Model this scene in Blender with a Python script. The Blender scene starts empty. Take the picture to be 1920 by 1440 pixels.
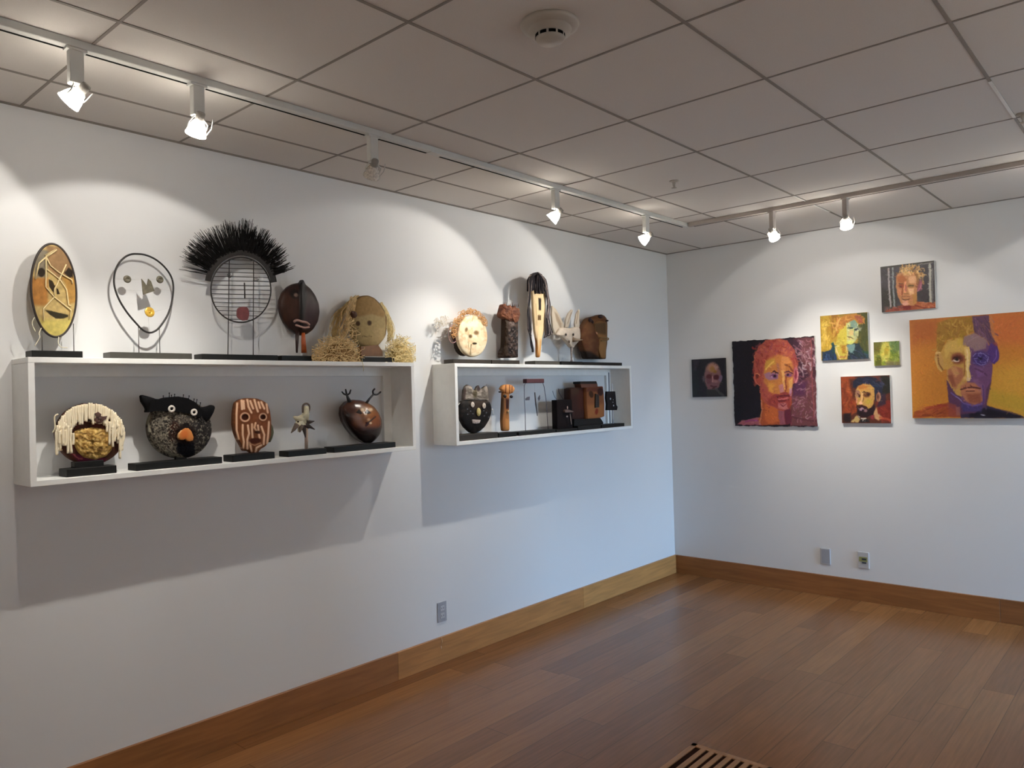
import bpy, math, random
import numpy as np
from mathutils import Vector, Matrix

scene = bpy.context.scene
COL = scene.collection
PI = math.pi

# ------------------------------------------------------------------ camera
CAM = Vector((-5.7608, -3.3194, 1.5659))
YAW, PITCH, ROLL, FPX = 0.72710, 0.01140, -0.02750, 1428.35
HC = 2.7138                                   # ceiling height

def _basis():
    w = Vector((math.cos(YAW) * math.cos(PITCH), math.sin(YAW) * math.cos(PITCH), math.sin(PITCH)))
    r = Vector((math.sin(YAW), -math.cos(YAW), 0)); u = r.cross(w)
    c, s = math.cos(ROLL), math.sin(ROLL)
    return c * r + s * u, -s * r + c * u, w
RX, UY, FW = _basis()
cd = bpy.data.cameras.new('camera'); cam = bpy.data.objects.new('camera', cd); COL.objects.link(cam)
cd.sensor_width = 36.0; cd.lens = FPX / 1920 * 36.0; cd.clip_start = 0.05
m = Matrix(((RX.x, UY.x, -FW.x, CAM.x), (RX.y, UY.y, -FW.y, CAM.y), (RX.z, UY.z, -FW.z, CAM.z), (0, 0, 0, 1)))
cam.matrix_world = m
scene.camera = cam

# ------------------------------------------------------------------ daylight, exposure
SKY = (0.36, 0.62, 1.0); SKY_S = 38.0
world = bpy.data.worlds.new('daylight_sky'); scene.world = world; world.use_nodes = True
wn, wl = world.node_tree.nodes, world.node_tree.links
bg = wn['Background']; tc = wn.new('ShaderNodeTexCoord'); sp = wn.new('ShaderNodeSeparateXYZ')
cr = wn.new('ShaderNodeValToRGB'); cr.color_ramp.elements[0].position = 0.46; cr.color_ramp.elements[1].position = 0.56
cr.color_ramp.elements[0].color = (0.06, 0.07, 0.06, 1); cr.color_ramp.elements[1].color = (*SKY, 1)
mr = wn.new('ShaderNodeMapRange'); mr.inputs['From Min'].default_value = -1; mr.inputs['From Max'].default_value = 1
wl.new(tc.outputs['Generated'], sp.inputs[0]); wl.new(sp.outputs['Z'], mr.inputs['Value'])
wl.new(mr.outputs[0], cr.inputs[0]); wl.new(cr.outputs[0], bg.inputs['Color']); bg.inputs['Strength'].default_value = SKY_S
scene.view_settings.view_transform = 'Standard'; scene.view_settings.look = 'None'
scene.view_settings.exposure = 0.37; scene.view_settings.gamma = 1.0; scene.view_settings.use_curve_mapping = False
scene.cycles.use_denoising = True
scene.cycles.max_bounces = 8; scene.cycles.diffuse_bounces = 5; scene.cycles.sample_clamp_indirect = 6

RY = -4.3; RXX = -8.2                         # room: x from RXX to 0, y from RY to 0
VX, VY, VH = -1.45, -7.0, 2.6                # unseen vestibule added to narrow the daylight onto the corner, with glazed end
WINS = [((VX + 0.08, -0.08), (0.06, 2.45))]
for i, ((xa, xb), (za, zb)) in enumerate(WINS):
    ld = bpy.data.lights.new('window_portal', 'AREA'); ld.shape = 'RECTANGLE'; ld.size = xb - xa; ld.size_y = zb - za
    ld.cycles.is_portal = True
    lo = bpy.data.objects.new('window_portal', ld); COL.objects.link(lo)
    lo.location = ((xa + xb) / 2, VY - 0.01, (za + zb) / 2); lo.rotation_euler = (PI / 2, 0, 0)

SPILL, BEAM = 8.3, 26.5
WARM = (1.0, 0.955, 0.87); FILL = 3.0
# ------------------------------------------------------------------ helpers
def ray(px, py):
    return FW + RX * ((px - 960) / FPX) - UY * ((py - 720) / FPX)
def at(px, py, d):                            # photo pixel -> point on the vertical plane d in front of the shelf wall
    v = ray(px, py); return CAM + v * ((-d - CAM.y) / v.y)
def atr(px, py, d=0.0):                       # ... in front of the painting wall
    v = ray(px, py); return CAM + v * ((-d - CAM.x) / v.x)
def sl(c):
    return tuple((x / 255 / 12.92) if x / 255 <= 0.04045 else ((x / 255 + 0.055) / 1.055) ** 2.4 for x in c)

def nodes(name):
    mt = bpy.data.materials.new(name); mt.use_nodes = True
    return mt, mt.node_tree.nodes, mt.node_tree.links, mt.node_tree.nodes['Principled BSDF']
MC = {}
def mat(rgb, rough=0.6, var=0.12, scale=40, metal=0, bump=0.0, spec=0.5, stretch=None, key=''):
    """plain procedural surface: base colour (sRGB) with a little noise"""
    k = (rgb, rough, var, scale, metal, bump, spec, stretch)
    if k in MC: return MC[k]
    mt, n, l, b = nodes(key or 'surface')
    tcn = n.new('ShaderNodeTexCoord'); mp = n.new('ShaderNodeMapping'); nz = n.new('ShaderNodeTexNoise')
    mp.inputs['Scale'].default_value = stretch or (1, 1, 1)
    nz.inputs['Scale'].default_value = scale; nz.inputs['Detail'].default_value = 4
    l.new(tcn.outputs['Object'], mp.inputs[0]); l.new(mp.outputs[0], nz.inputs['Vector'])
    rp = n.new('ShaderNodeValToRGB'); c = sl(rgb)
    rp.color_ramp.elements[0].position = 0.3; rp.color_ramp.elements[1].position = 0.7
    rp.color_ramp.elements[0].color = (*[x * (1 - var) for x in c], 1)
    rp.color_ramp.elements[1].color = (*[min(1, x * (1 + var)) for x in c], 1)
    l.new(nz.outputs['Fac'], rp.inputs[0]); l.new(rp.outputs[0], b.inputs['Base Color'])
    b.inputs['Roughness'].default_value = rough; b.inputs['Metallic'].default_value = metal
    b.inputs['Specular IOR Level'].default_value = spec
    if bump:
        bp = n.new('ShaderNodeBump'); bp.inputs['Strength'].default_value = bump; bp.inputs['Distance'].default_value = 0.002
        l.new(nz.outputs['Fac'], bp.inputs['Height']); l.new(bp.outputs[0], b.inputs['Normal'])
    MC[k] = mt; return mt
def attr_mat(name, rough=0.5, spec=0.5, bump=0.3, bscale=250):
    """paint laid on the mesh as colour attribute 'paint', with fine relief"""
    mt, n, l, b = nodes(name)
    a = n.new('ShaderNodeAttribute'); a.attribute_name = 'paint'
    nz = n.new('ShaderNodeTexNoise'); nz.inputs['Scale'].default_value = bscale
    tcn = n.new('ShaderNodeTexCoord'); l.new(tcn.outputs['Object'], nz.inputs['Vector'])
    l.new(a.outputs['Color'], b.inputs['Base Color']); b.inputs['Roughness'].default_value = rough
    b.inputs['Specular IOR Level'].default_value = spec
    bp = n.new('ShaderNodeBump'); bp.inputs['Strength'].default_value = bump; bp.inputs['Distance'].default_value = 0.001
    l.new(nz.outputs['Fac'], bp.inputs['Height']); l.new(bp.outputs[0], b.inputs['Normal'])
    return mt

class MB:
    """collects simple shapes (world coordinates) for ONE mesh"""
    def __init__(s): s.v = []; s.f = []; s.smooth = []
    def add(s, vs, fs, smooth=False):
        o = len(s.v); s.v += [Vector(v) for v in vs]; s.f += [tuple(i + o for i in f) for f in fs]; s.smooth += [smooth] * len(fs)
        return s
    def box(s, a, b, c=0.0):
        x0, y0, z0 = [min(a[i], b[i]) for i in range(3)]; x1, y1, z1 = [max(a[i], b[i]) for i in range(3)]
        if c <= 0:
            vs = [(x, y, z) for z in (z0, z1) for y in (y0, y1) for x in (x0, x1)]
            return s.add(vs, [(0, 2, 3, 1), (4, 5, 7, 6), (0, 1, 5, 4), (2, 6, 7, 3), (0, 4, 6, 2), (1, 3, 7, 5)])
        # bevelled: 24 verts
        import itertools
        idx = {}; vs = []
        for sx, sy, sz in itertools.product((0, 1), repeat=3):
            for ax in range(3):
                p = [(x0, x1)[sx], (y0, y1)[sy], (z0, z1)[sz]]
                for k in range(3):
                    if k != ax: p[k] += c if (sx, sy, sz)[k] == 0 else -c
                idx[(sx, sy, sz, ax)] = len(vs); vs.append(p)
        fs = []
        cen = Vector(((x0 + x1) / 2, (y0 + y1) / 2, (z0 + z1) / 2))
        def face(ids):
            pts = [Vector(vs[i]) for i in ids]; cc = sum(pts, Vector()) / len(pts)
            nn = (pts[1] - pts[0]).cross(pts[2] - pts[0])
            if nn.dot(cc - cen) < 0: ids = ids[::-1]
            fs.append(tuple(ids))
        for ax in range(3):
            for sd in (0, 1):
                q = []
                for (p, r) in ((0, 0), (0, 1), (1, 1), (1, 0)):
                    c3 = [0, 0, 0]; o = [k for k in range(3) if k != ax]; c3[ax] = sd; c3[o[0]] = p; c3[o[1]] = r
                    q.append(idx[(*c3, ax)])
                face(q)
        for ax in range(3):                                  # edges along ax
            o = [k for k in range(3) if k != ax]
            for p, r in itertools.product((0, 1), repeat=2):
                q = []
                for e, wh in ((0, o[0]), (0, o[1]), (1, o[1]), (1, o[0])):
                    c3 = [0, 0, 0]; c3[ax] = e; c3[o[0]] = p; c3[o[1]] = r; q.append(idx[(*c3, wh)])
                face(q)
        for t in itertools.product((0, 1), repeat=3): face([idx[(*t, k)] for k in range(3)])
        return s.add(vs, fs)
    def tube(s, pts, r, n=8, closed=False, cap=True):
        pts = [Vector(p) for p in pts]; N = len(pts); rs = r if isinstance(r, (list, tuple)) else [r] * N
        vs = []; fs = []; prev = None
        for i, p in enumerate(pts):
            if closed: t = pts[(i + 1) % N] - pts[i - 1]
            else: t = pts[min(i + 1, N - 1)] - pts[max(i - 1, 0)]
            if t.length < 1e-9: t = Vector((0, 0, 1))
            t.normalize()
            if prev is None:
                a = Vector((0, 1, 0)) if abs(t.y) < 0.9 else Vector((1, 0, 0)); nx = t.cross(a).normalized()
            else:
                nx = prev - t * prev.dot(t)
                nx = nx.normalized() if nx.length > 1e-6 else t.orthogonal().normalized()
            prev = nx; ny = t.cross(nx)
            for k in range(n):
                an = 2 * PI * k / n; vs.append(p + (nx * math.cos(an) + ny * math.sin(an)) * rs[i])
        for i in range(N if closed else N - 1):
            for k in range(n):
                a = i * n + k; b = i * n + (k + 1) % n; c = ((i + 1) % N) * n + (k + 1) % n; d = ((i + 1) % N) * n + k
                fs.append((a, b, c, d))
        if cap and not closed:
            fs.append(tuple(range(n))[::-1]); fs.append(tuple((N - 1) * n + k for k in range(n)))
        return s.add(vs, fs, True)
    def ell(s, c, r, nu=16, nv=10, rot=None):
        c = Vector(c); r = (r, r, r) if isinstance(r, (int, float)) else r
        vs = [Vector((0, 0, 1))]; fs = []
        for j in range(1, nv):
            for i in range(nu):
                t = PI * j / nv; a = 2 * PI * i / nu; vs.append(Vector((math.sin(t) * math.cos(a), math.sin(t) * math.sin(a), math.cos(t))))
        vs.append(Vector((0, 0, -1)))
        for i in range(nu): fs.append((0, 1 + i, 1 + (i + 1) % nu))
        for j in range(nv - 2):
            for i in range(nu):
                a = 1 + j * nu; b = a + nu; fs.append((a + i, b + i, b + (i + 1) % nu, a + (i + 1) % nu))
        e = len(vs) - 1; a = 1 + (nv - 2) * nu
        for i in range(nu): fs.append((a + i, e, a + (i + 1) % nu))
        out = []
        for v in vs:
            q = Vector((v.x * r[0], v.y * r[1], v.z * r[2]))
            if rot: q = rot @ q
            out.append(c + q)
        return s.add(out, fs, True)
    def lathe(s, c, prof, axis=(0, 0, 1), n=24, smooth=True):
        """prof: (radius, height) along axis from c"""
        c = Vector(c); ax = Vector(axis).normalized(); a = ax.orthogonal().normalized(); b = ax.cross(a)
        vs = []; fs = []; N = len(prof)
        for (r, h) in prof:
            for k in range(n):
                t = 2 * PI * k / n; vs.append(c + ax * h + (a * math.cos(t) + b * math.sin(t)) * max(r, 1e-5))
        for i in range(N - 1):
            for k in range(n):
                fs.append((i * n + k, i * n + (k + 1) % n, (i + 1) * n + (k + 1) % n, (i + 1) * n + k))
        return s.add(vs, fs, smooth)
    def prism(s, pts, d0, d1, smooth=False):
        """outline in photo pixels (anticlockwise or not), back face d0 and front face d1 from the shelf wall"""
        n = len(pts); f = [at(x, y, d1) for x, y in pts]; dx = [Vector((0, d1 - d0, 0)) + v for v in f]
        area = sum(pts[i][0] * pts[(i + 1) % n][1] - pts[(i + 1) % n][0] * pts[i][1] for i in range(n))
        if area > 0: f = f[::-1]; dx = dx[::-1]
        # px y points down: now outline runs anticlockwise seen from the room
        c0 = sum(f, Vector()) / n; c1 = sum(dx, Vector()) / n
        vs = f + dx + [c0, c1]; fs = []
        for i in range(n):
            j = (i + 1) % n
            fs.append((2 * n, i, j)); fs.append((2 * n + 1, n + j, n + i)); fs.append((i, n + i, n + j, j))
        return s.add(vs, fs, smooth)
    def build(s, name, mt, parent=None, col=None):
        me = bpy.data.meshes.new(name); off = parent.location if parent else Vector((0, 0, 0))
        if parent and parent.parent: off = off + parent.parent.location
        me.from_pydata([tuple(v - off) for v in s.v], [], s.f); me.update()
        me.polygons.foreach_set('use_smooth', s.smooth)
        if isinstance(mt, (list, tuple)): [me.materials.append(x) for x in mt]
        else: me.materials.append(mt)
        if col is not None:
            ca = me.color_attributes.new('paint', 'FLOAT_COLOR', 'POINT'); ca.data.foreach_set('color', np.asarray(col, np.float32).ravel())
        o = bpy.data.objects.new(name, me); COL.objects.link(o)
        if parent: o.parent = parent
        return o
def thing(name, label, cat, loc, group=None):
    o = bpy.data.objects.new(name, None); COL.objects.link(o); o.location = loc; o.empty_display_size = 0.05
    o['label'] = label; o['category'] = cat
    if group: o['group'] = group
    return o
def tag(o, label, cat, group=None):
    o['label'] = label; o['category'] = cat
    if group: o['group'] = group
    return o
def struct(o): o['kind'] = 'structure'; return o
def link_light(name, ld, parent, loc, direction):
    lo = bpy.data.objects.new(name, ld); COL.objects.link(lo)
    lo.parent = parent; lo.location = Vector(loc) - parent.location
    lo.rotation_mode = 'QUATERNION'; lo.rotation_quaternion = Vector(direction).to_track_quat('-Z', 'Y')
    return lo

# ------------------------------------------------------------------ structure materials
def wall_mat():
    mt, n, l, b = nodes('painted_wall')
    tcn = n.new('ShaderNodeTexCoord'); nz = n.new('ShaderNodeTexNoise'); nz.inputs['Scale'].default_value = 160
    l.new(tcn.outputs['Object'], nz.inputs['Vector']); b.inputs['Base Color'].default_value = (*sl((226, 226, 226)), 1)
    b.inputs['Roughness'].default_value = 0.75; b.inputs['Specular IOR Level'].default_value = 0.25
    bp = n.new('ShaderNodeBump'); bp.inputs['Strength'].default_value = 0.08; bp.inputs['Distance'].default_value = 0.001
    l.new(nz.outputs['Fac'], bp.inputs['Height']); l.new(bp.outputs[0], b.inputs['Normal'])
    return mt
def math_node(n, l, op, a, b=None):
    x = n.new('ShaderNodeMath'); x.operation = op
    for i, v in enumerate((a, b)):
        if v is None: continue
        if isinstance(v, (int, float)): x.inputs[i].default_value = v
        else: l.new(v, x.inputs[i])
    return x.outputs[0]
def floor_mat():
    mt, n, l, b = nodes('plank_floor')
    tcn = n.new('ShaderNodeTexCoord'); s = n.new('ShaderNodeSeparateXYZ'); l.new(tcn.outputs['Object'], s.inputs[0])
    W, L = 0.14, 1.55
    row = math_node(n, l, 'DIVIDE', math_node(n, l, 'ADD', s.outputs['Y'], 1.93), W)
    ri = math_node(n, l, 'FLOOR', row); rf = math_node(n, l, 'FRACT', row)
    wn1 = n.new('ShaderNodeTexWhiteNoise'); wn1.noise_dimensions = '1D'; l.new(ri, wn1.inputs['W'])
    xx = math_node(n, l, 'ADD', math_node(n, l, 'DIVIDE', s.outputs['X'], L), math_node(n, l, 'MULTIPLY', wn1.outputs['Value'], 7.0))
    ci = math_node(n, l, 'FLOOR', xx); cf = math_node(n, l, 'FRACT', xx)
    cmb = n.new('ShaderNodeCombineXYZ'); l.new(ri, cmb.inputs[0]); l.new(ci, cmb.inputs[1])
    wn2 = n.new('ShaderNodeTexWhiteNoise'); wn2.noise_dimensions = '2D'; l.new(cmb.outputs[0], wn2.inputs['Vector'])
    rp = n.new('ShaderNodeValToRGB'); e = rp.color_ramp.elements
    e[0].color = (*sl((132, 87, 51)), 1); e[1].color = (*sl((158, 108, 64)), 1); e.new(0.5).color = (*sl((145, 97, 57)), 1)
    l.new(wn2.outputs['Value'], rp.inputs[0])
    mp = n.new('ShaderNodeMapping'); mp.inputs['Scale'].default_value = (2.5, 45, 1); l.new(tcn.outputs['Object'], mp.inputs[0])
    off = n.new('ShaderNodeVectorMath'); off.operation = 'ADD'; l.new(mp.outputs[0], off.inputs[0]); l.new(wn2.outputs['Color'], off.inputs[1])
    g = n.new('ShaderNodeTexNoise'); g.inputs['Scale'].default_value = 1.6; g.inputs['Detail'].default_value = 5; l.new(off.outputs[0], g.inputs['Vector'])
    gr = n.new('ShaderNodeMapRange'); gr.inputs['From Min'].default_value = 0.3; gr.inputs['From Max'].default_value = 0.7
    gr.inputs['To Min'].default_value = 0.86; gr.inputs['To Max'].default_value = 1.1; l.new(g.outputs['Fac'], gr.inputs['Value'])
    mx = n.new('ShaderNodeVectorMath'); mx.operation = 'SCALE'; l.new(rp.outputs[0], mx.inputs[0]); l.new(gr.outputs[0], mx.inputs['Scale'])
    # seams
    e1 = math_node(n, l, 'GREATER_THAN', math_node(n, l, 'ABSOLUTE', math_node(n, l, 'SUBTRACT', rf, 0.5)), 0.487)
    e2 = math_node(n, l, 'GREATER_THAN', math_node(n, l, 'ABSOLUTE', math_node(n, l, 'SUBTRACT', cf, 0.5)), 0.4985)
    seam = math_node(n, l, 'MAXIMUM', e1, e2)
    mix = n.new('ShaderNodeMix'); mix.data_type = 'RGBA'; l.new(math_node(n, l, 'MULTIPLY', seam, 0.45), mix.inputs['Factor'])
    l.new(mx.outputs[0], mix.inputs['A']); mix.inputs['B'].default_value = (*sl((70, 45, 28)), 1)
    l.new(mix.outputs['Result'], b.inputs['Base Color'])
    b.inputs['Roughness'].default_value = 0.27; b.inputs['Specular IOR Level'].default_value = 0.42
    return mt
def wood_attr(name, rough=0.4, st=(3, 3, 40)):
    mt, n, l, b = nodes(name)
    a = n.new('ShaderNodeAttribute'); a.attribute_name = 'paint'; tcn = n.new('ShaderNodeTexCoord')
    mp = n.new('ShaderNodeMapping'); mp.inputs['Scale'].default_value = st; l.new(tcn.outputs['Object'], mp.inputs[0])
    g = n.new('ShaderNodeTexNoise'); g.inputs['Scale'].default_value = 1.4; g.inputs['Detail'].default_value = 5; g.inputs['Distortion'].default_value = 0.6
    l.new(mp.outputs[0], g.inputs['Vector'])
    gr = n.new('ShaderNodeMapRange'); gr.inputs['From Min'].default_value = 0.3; gr.inputs['From Max'].default_value = 0.7
    gr.inputs['To Min'].default_value = 0.78; gr.inputs['To Max'].default_value = 1.15; l.new(g.outputs['Fac'], gr.inputs['Value'])
    mx = n.new('ShaderNodeVectorMath'); mx.operation = 'SCALE'; l.new(a.outputs['Color'], mx.inputs[0]); l.new(gr.outputs[0], mx.inputs['Scale'])
    l.new(mx.outputs[0], b.inputs['Base Color']); b.inputs['Roughness'].default_value = rough
    return mt
WALL = wall_mat()
TILE = mat((216, 211, 206), 0.9, 0.03, 300, bump=0.15, spec=0.1, key='ceiling_tile')
TEE = mat((140, 133, 126), 0.7, 0.03, 60, key='ceiling_tee')
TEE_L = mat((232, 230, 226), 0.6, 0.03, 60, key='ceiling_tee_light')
WHITE = mat((208, 208, 204), 0.5, 0.02, 30, spec=0.3, key='white_enamel')
SHELFW = mat((243, 243, 240), 0.5, 0.02, 30, spec=0.3, key='shelf_paint')
BLACK = mat((30, 28, 26), 0.55, 0.1, 60, spec=0.3, key='black_paint')
SLOT = mat((10, 10, 10), 0.9, 0, 10, spec=0.1, key='slot_black')

# ------------------------------------------------------------------ room shell
T = 0.12
struct(MB().box((RXX - T, VY - T, -T), (T, T, 0)).build('floor', floor_mat()))
struct(MB().box((RXX - T, 0, 0), (T, T, HC + 0.1)).build('wall_left', WALL))
struct(MB().box((0, VY - T, 0), (T, 0, HC + 0.1)).build('wall_right', WALL))
struct(MB().box((RXX - T, RY - T, 0), (RXX, 0, HC + 0.1)).build('wall_back', WALL))
wf = MB(); (xc, xd), (zc, zd) = WINS[0]
wf.box((RXX - T, VY - T, 0), (VX, RY, HC + 0.1)).box((VX, RY - T, VH), (0, RY, HC + 0.1))  # solid block and header frame the added vestibule, shaping the daylight
wf.box((VX, VY - T, 0), (xc, VY, HC)).box((xd, VY - T, 0), (0, VY, HC)).box((xc, VY - T, 0), (xd, VY, zc)).box((xc, VY - T, zd), (xd, VY, HC))
struct(wf.build('wall_front', WALL))
gm, gn, gl, gb = nodes('window_glass'); gb.inputs['Base Color'].default_value = (1, 1, 1, 1)
tr = gn.new('ShaderNodeBsdfTransparent'); tr.inputs[0].default_value = (0.95, 0.97, 0.96, 1)
gs = gn.new('ShaderNodeBsdfGlossy'); gs.inputs['Roughness'].default_value = 0.02; mxs = gn.new('ShaderNodeMixShader'); mxs.inputs[0].default_value = 0.06
gl.new(tr.outputs[0], mxs.inputs[1]); gl.new(gs.outputs[0], mxs.inputs[2]); gl.new(mxs.outputs[0], gn['Material Output'].inputs[0])
for i, ((a, b), (c, d)) in enumerate(WINS):
    fr = MB(); w = 0.05; y0, y1 = VY - 0.09, VY - 0.03
    fr.box((a, y0, c), (a + w, y1, d)).box((b - w, y0, c), (b, y1, d)).box((a, y0, c), (b, y1, c + w)).box((a, y0, d - w), (b, y1, d))
    mxm = (a + b) / 2; fr.box((mxm - w / 2, y0, c), (mxm + w / 2, y1, d))
    wo = struct(fr.build('window_%d' % (i + 1), WHITE))
    pn = MB().box((a + w, VY - 0.065, c + w), (b - w, VY - 0.059, d - w)).build('pane', gm); pn.parent = wo

# ceiling: slab with lay-in tiles, tee grid as trim
struct(MB().box((RXX - T, VY - T, HC), (T, T, HC + 0.1)).build('ceiling', TILE))
GX0, GY0, GS = -4.2131, -0.9472, 0.61
tee = MB(); teeL = MB(); hw = 0.006; dz = 0.0025
y = GY0 + GS
while y > RY:
    if y < -0.05: tee.box((RXX, y - hw, HC - dz), (0, y + hw, HC))
    y -= GS
x = GX0 - 6 * GS
while x < -0.7:
    if x > RXX: tee.box((x - hw * 0.8, RY, HC - dz * 0.8), (x + hw * 0.8, 0, HC))
    x += GS
tee.box((RXX, -0.02, HC - 0.003), (0, 0, HC)); tee.box((-0.02, RY, HC - 0.003), (0, 0, HC))
struct(tee.build('trim_1', TEE))
xq0 = GX0 + 6 * GS
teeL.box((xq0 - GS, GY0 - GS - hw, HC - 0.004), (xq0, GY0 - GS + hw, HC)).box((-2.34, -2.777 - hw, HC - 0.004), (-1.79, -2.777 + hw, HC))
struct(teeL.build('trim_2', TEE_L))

# baseboards: butt-jointed boards
BW = wood_attr('baseboard_wood', 0.38, (2.2, 2.2, 26))
def boards(name, axis, cuts, tints):
    mb = MB(); cols = []
    for (a, b), t in zip(zip(cuts[:-1], cuts[1:]), tints):
        n0 = len(mb.v)
        if axis == 'x': mb.box((a + 0.0008, -0.017, 0), (b - 0.0008, 0, 0.150), 0.0012)
        else: mb.box((-0.017, a + 0.0008, 0), (0, b - 0.0008, 0.150), 0.0012)
        cols += [(*sl(t), 1)] * (len(mb.v) - n0)
    return struct(mb.build(name, BW, None, cols))
boards('baseboard_left', 'x', [RXX, -5.2, -3.056, -1.339, -0.0], [(156, 104, 58), (152, 100, 56), (178, 124, 72), (190, 138, 82)])
boards('baseboard_right', 'y', [RY, -3.4, -2.364, -0.02], [(150, 100, 60), (140, 92, 55), (150, 98, 56)])

# ------------------------------------------------------------------ track lighting
TY, TX, ZT = -0.72, -0.958, HC - 0.026
tr1 = thing('lighting_track', 'long white ceiling track with a black slot, running above the mask shelves', 'lighting track', (-3.0, TY, HC))
MB().box((-6.3, TY - 0.018, ZT), (TX + 0.018, TY + 0.018, HC), 0.002).build('rail', WHITE, tr1)
sl_ = MB()
HX = [-4.87, -4.475, -3.70, -2.435, -1.495]
edges = [-6.3]
for hx in HX: edges += [hx - 0.028, hx + 0.028]
edges += [TX - 0.03]; edges = sorted(edges + [-3.377, -3.295])
for a, b in zip(edges[::2], edges[1::2]): sl_.box((a, TY + 0.0105, ZT - 0.0016), (b, TY + 0.0190, ZT + 0.006))
sl_.build('slot', SLOT, tr1)
MB().box((-3.376, TY - 0.019, ZT - 0.002), (-3.296, TY + 0.019, ZT + 0.01), 0.001).build('joiner', WHITE, tr1)
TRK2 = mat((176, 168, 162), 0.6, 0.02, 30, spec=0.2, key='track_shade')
tr2 = thing('lighting_track', 'grey ceiling track running above the wall of portrait paintings', 'lighting track', (TX, -2.5, HC))
MB().box((TX - 0.018, -3.4, ZT), (TX + 0.018, TY - 0.0185, HC), 0.002).build('rail', TRK2, tr2)
MB().box((TX + 0.0125, -3.4, ZT - 0.0012), (TX + 0.0185, TY - 0.05, ZT + 0.006)).build('slot', SLOT, tr2)

def glow_mat(strength):
    mt, n, l, b = nodes('lit_lamp_glass')
    b.inputs['Base Color'].default_value = (0.9, 0.9, 0.88, 1); b.inputs['Roughness'].default_value = 0.2
    b.inputs['Emission Color'].default_value = (1.0, 0.92, 0.80, 1); b.inputs['Emission Strength'].default_value = strength
    nz = n.new('ShaderNodeTexVoronoi'); nz.inputs['Scale'].default_value = 90
    tcn = n.new('ShaderNodeTexCoord'); l.new(tcn.outputs['Object'], nz.inputs['Vector'])
    r = n.new('ShaderNodeMapRange'); r.inputs['To Min'].default_value = strength * 1.5; r.inputs['To Max'].default_value = strength * 0.35
    r.inputs['From Max'].default_value = 0.7
    l.new(nz.outputs['Distance'], r.inputs['Value']); l.new(r.outputs[0], b.inputs['Emission Strength'])
    return mt
GLOW = glow_mat(40.0); FILAM = mat((250, 250, 250), 0.3, 0, 10, key='lamp_face_off')
fm, fn, fl, fb = nodes('lit_lamp_face'); fb.inputs['Emission Color'].default_value = (1, 0.9, 0.76, 1); fb.inputs['Emission Strength'].default_value = 25
OFFG = mat((206, 198, 188), 0.15, 0.3, 120, key='unlit_lamp_glass')
SOCK = mat((150, 146, 140), 0.5, 0.05, 50, key='lamp_socket')
def head(x, y, n, label, on=True, spill=1.0, beam=1.0, side=None, cone=104, name='track_spotlight'):
    n = Vector(n).normalized()
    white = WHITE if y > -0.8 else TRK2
    t = thing(name, label, 'spotlight', (x, y, ZT), 'spotlights hanging from the ceiling track')
    MB().box((x - 0.021, y - 0.014, ZT - 0.112), (x + 0.021, y + 0.014, ZT - 0.0013), 0.002).box((x - 0.03, y - 0.017, ZT - 0.008), (x + 0.03, y + 0.017, ZT - 0.0013)).build('stem', white, t)
    c = Vector((x, y, ZT - 0.145)) + n * 0.012                       # centre of the lamp
    bk = c - n * 0.034
    # swivel bracket: U wire from the stem end round the lamp
    sd = n.cross(Vector((0, 0, 1))).normalized()
    if sd.length < 0.1: sd = Vector((1, 0, 0))
    top = Vector((x, y, ZT - 0.112))
    w = MB().tube([c + sd * 0.032, c + sd * 0.034 - n * 0.02, top + sd * 0.012 , top - sd * 0.012, c - sd * 0.034 - n * 0.02, c - sd * 0.032], 0.0028, 8)
    w.build('bracket', white, t)
    MB().lathe(bk, [(0.0, -0.026), (0.013, -0.026), (0.015, -0.022), (0.015, 0.004), (0.0, 0.004)], n, 16).build('socket', SOCK, t)
    prof = [(0.012, 0.0), (0.017, 0.006), (0.024, 0.018), (0.030, 0.033), (0.034, 0.050), (0.036, 0.054), (0.036, 0.057), (0.033, 0.057), (0.031, 0.050), (0.022, 0.020), (0.010, 0.003)]
    MB().lathe(bk, prof, n, 24).build('reflector', GLOW if on else OFFG, t)
    MB().lathe(bk, [(0.0, 0.030), (0.024, 0.030), (0.024, 0.033), (0.0, 0.033)], n, 20).build('lamp_face', fm if on else FILAM, t)
    MB().tube([c + sd * 0.036 + n * 0.02, c + sd * 0.05 - n * 0.01, c + sd * 0.046 - n * 0.045], 0.0022, 6).build('clip', white, t)
    if on:
        bn = (n + Vector((0, 0, -0.20))).normalized()
        for kind, power, ang, bl, dn in (('spill', SPILL * spill, cone, 0.18, n), ('beam', BEAM * beam, 60, 1.0, bn)):
            ld = bpy.data.lights.new('lamp_' + kind, 'SPOT'); ld.energy = power; ld.color = WARM
            ld.spot_size = math.radians(ang); ld.spot_blend = bl; ld.shadow_soft_size = 0.012
            link_light('lamp_' + kind, ld, t, bk + n * 0.064, dn)
    return t
head(HX[0], TY, (-.48, .60, -.62), 'leftmost lit spotlight, on the track end nearest the camera, aimed at the left shelf', spill=1.0)
head(HX[1], TY, (.03, .61, -.79), 'lit spotlight second from the left on the track, with a thin clip sticking up', spill=1.0)
head(HX[2], TY, (.25, .70, -.66), 'unlit spotlight on the long track above the straw-haired mask', on=False)
head(HX[3], TY, (-.37, .66, -.66), 'lit spotlight on the long track above the right shelf, fourth from the left')
head(HX[4], TY, (-.56, .59, -.58), 'lit spotlight last on the long track before the corner of the room')
head(TX, -1.335, (.78, -.02, -.62), 'lit spotlight nearest the corner on the track above the paintings', beam=1.2, spill=.72, cone=108)
head(TX, -1.79, (.62, .12, -.77), 'lit spotlight second from the corner on the track above the paintings', spill=.64, beam=.58)
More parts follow.
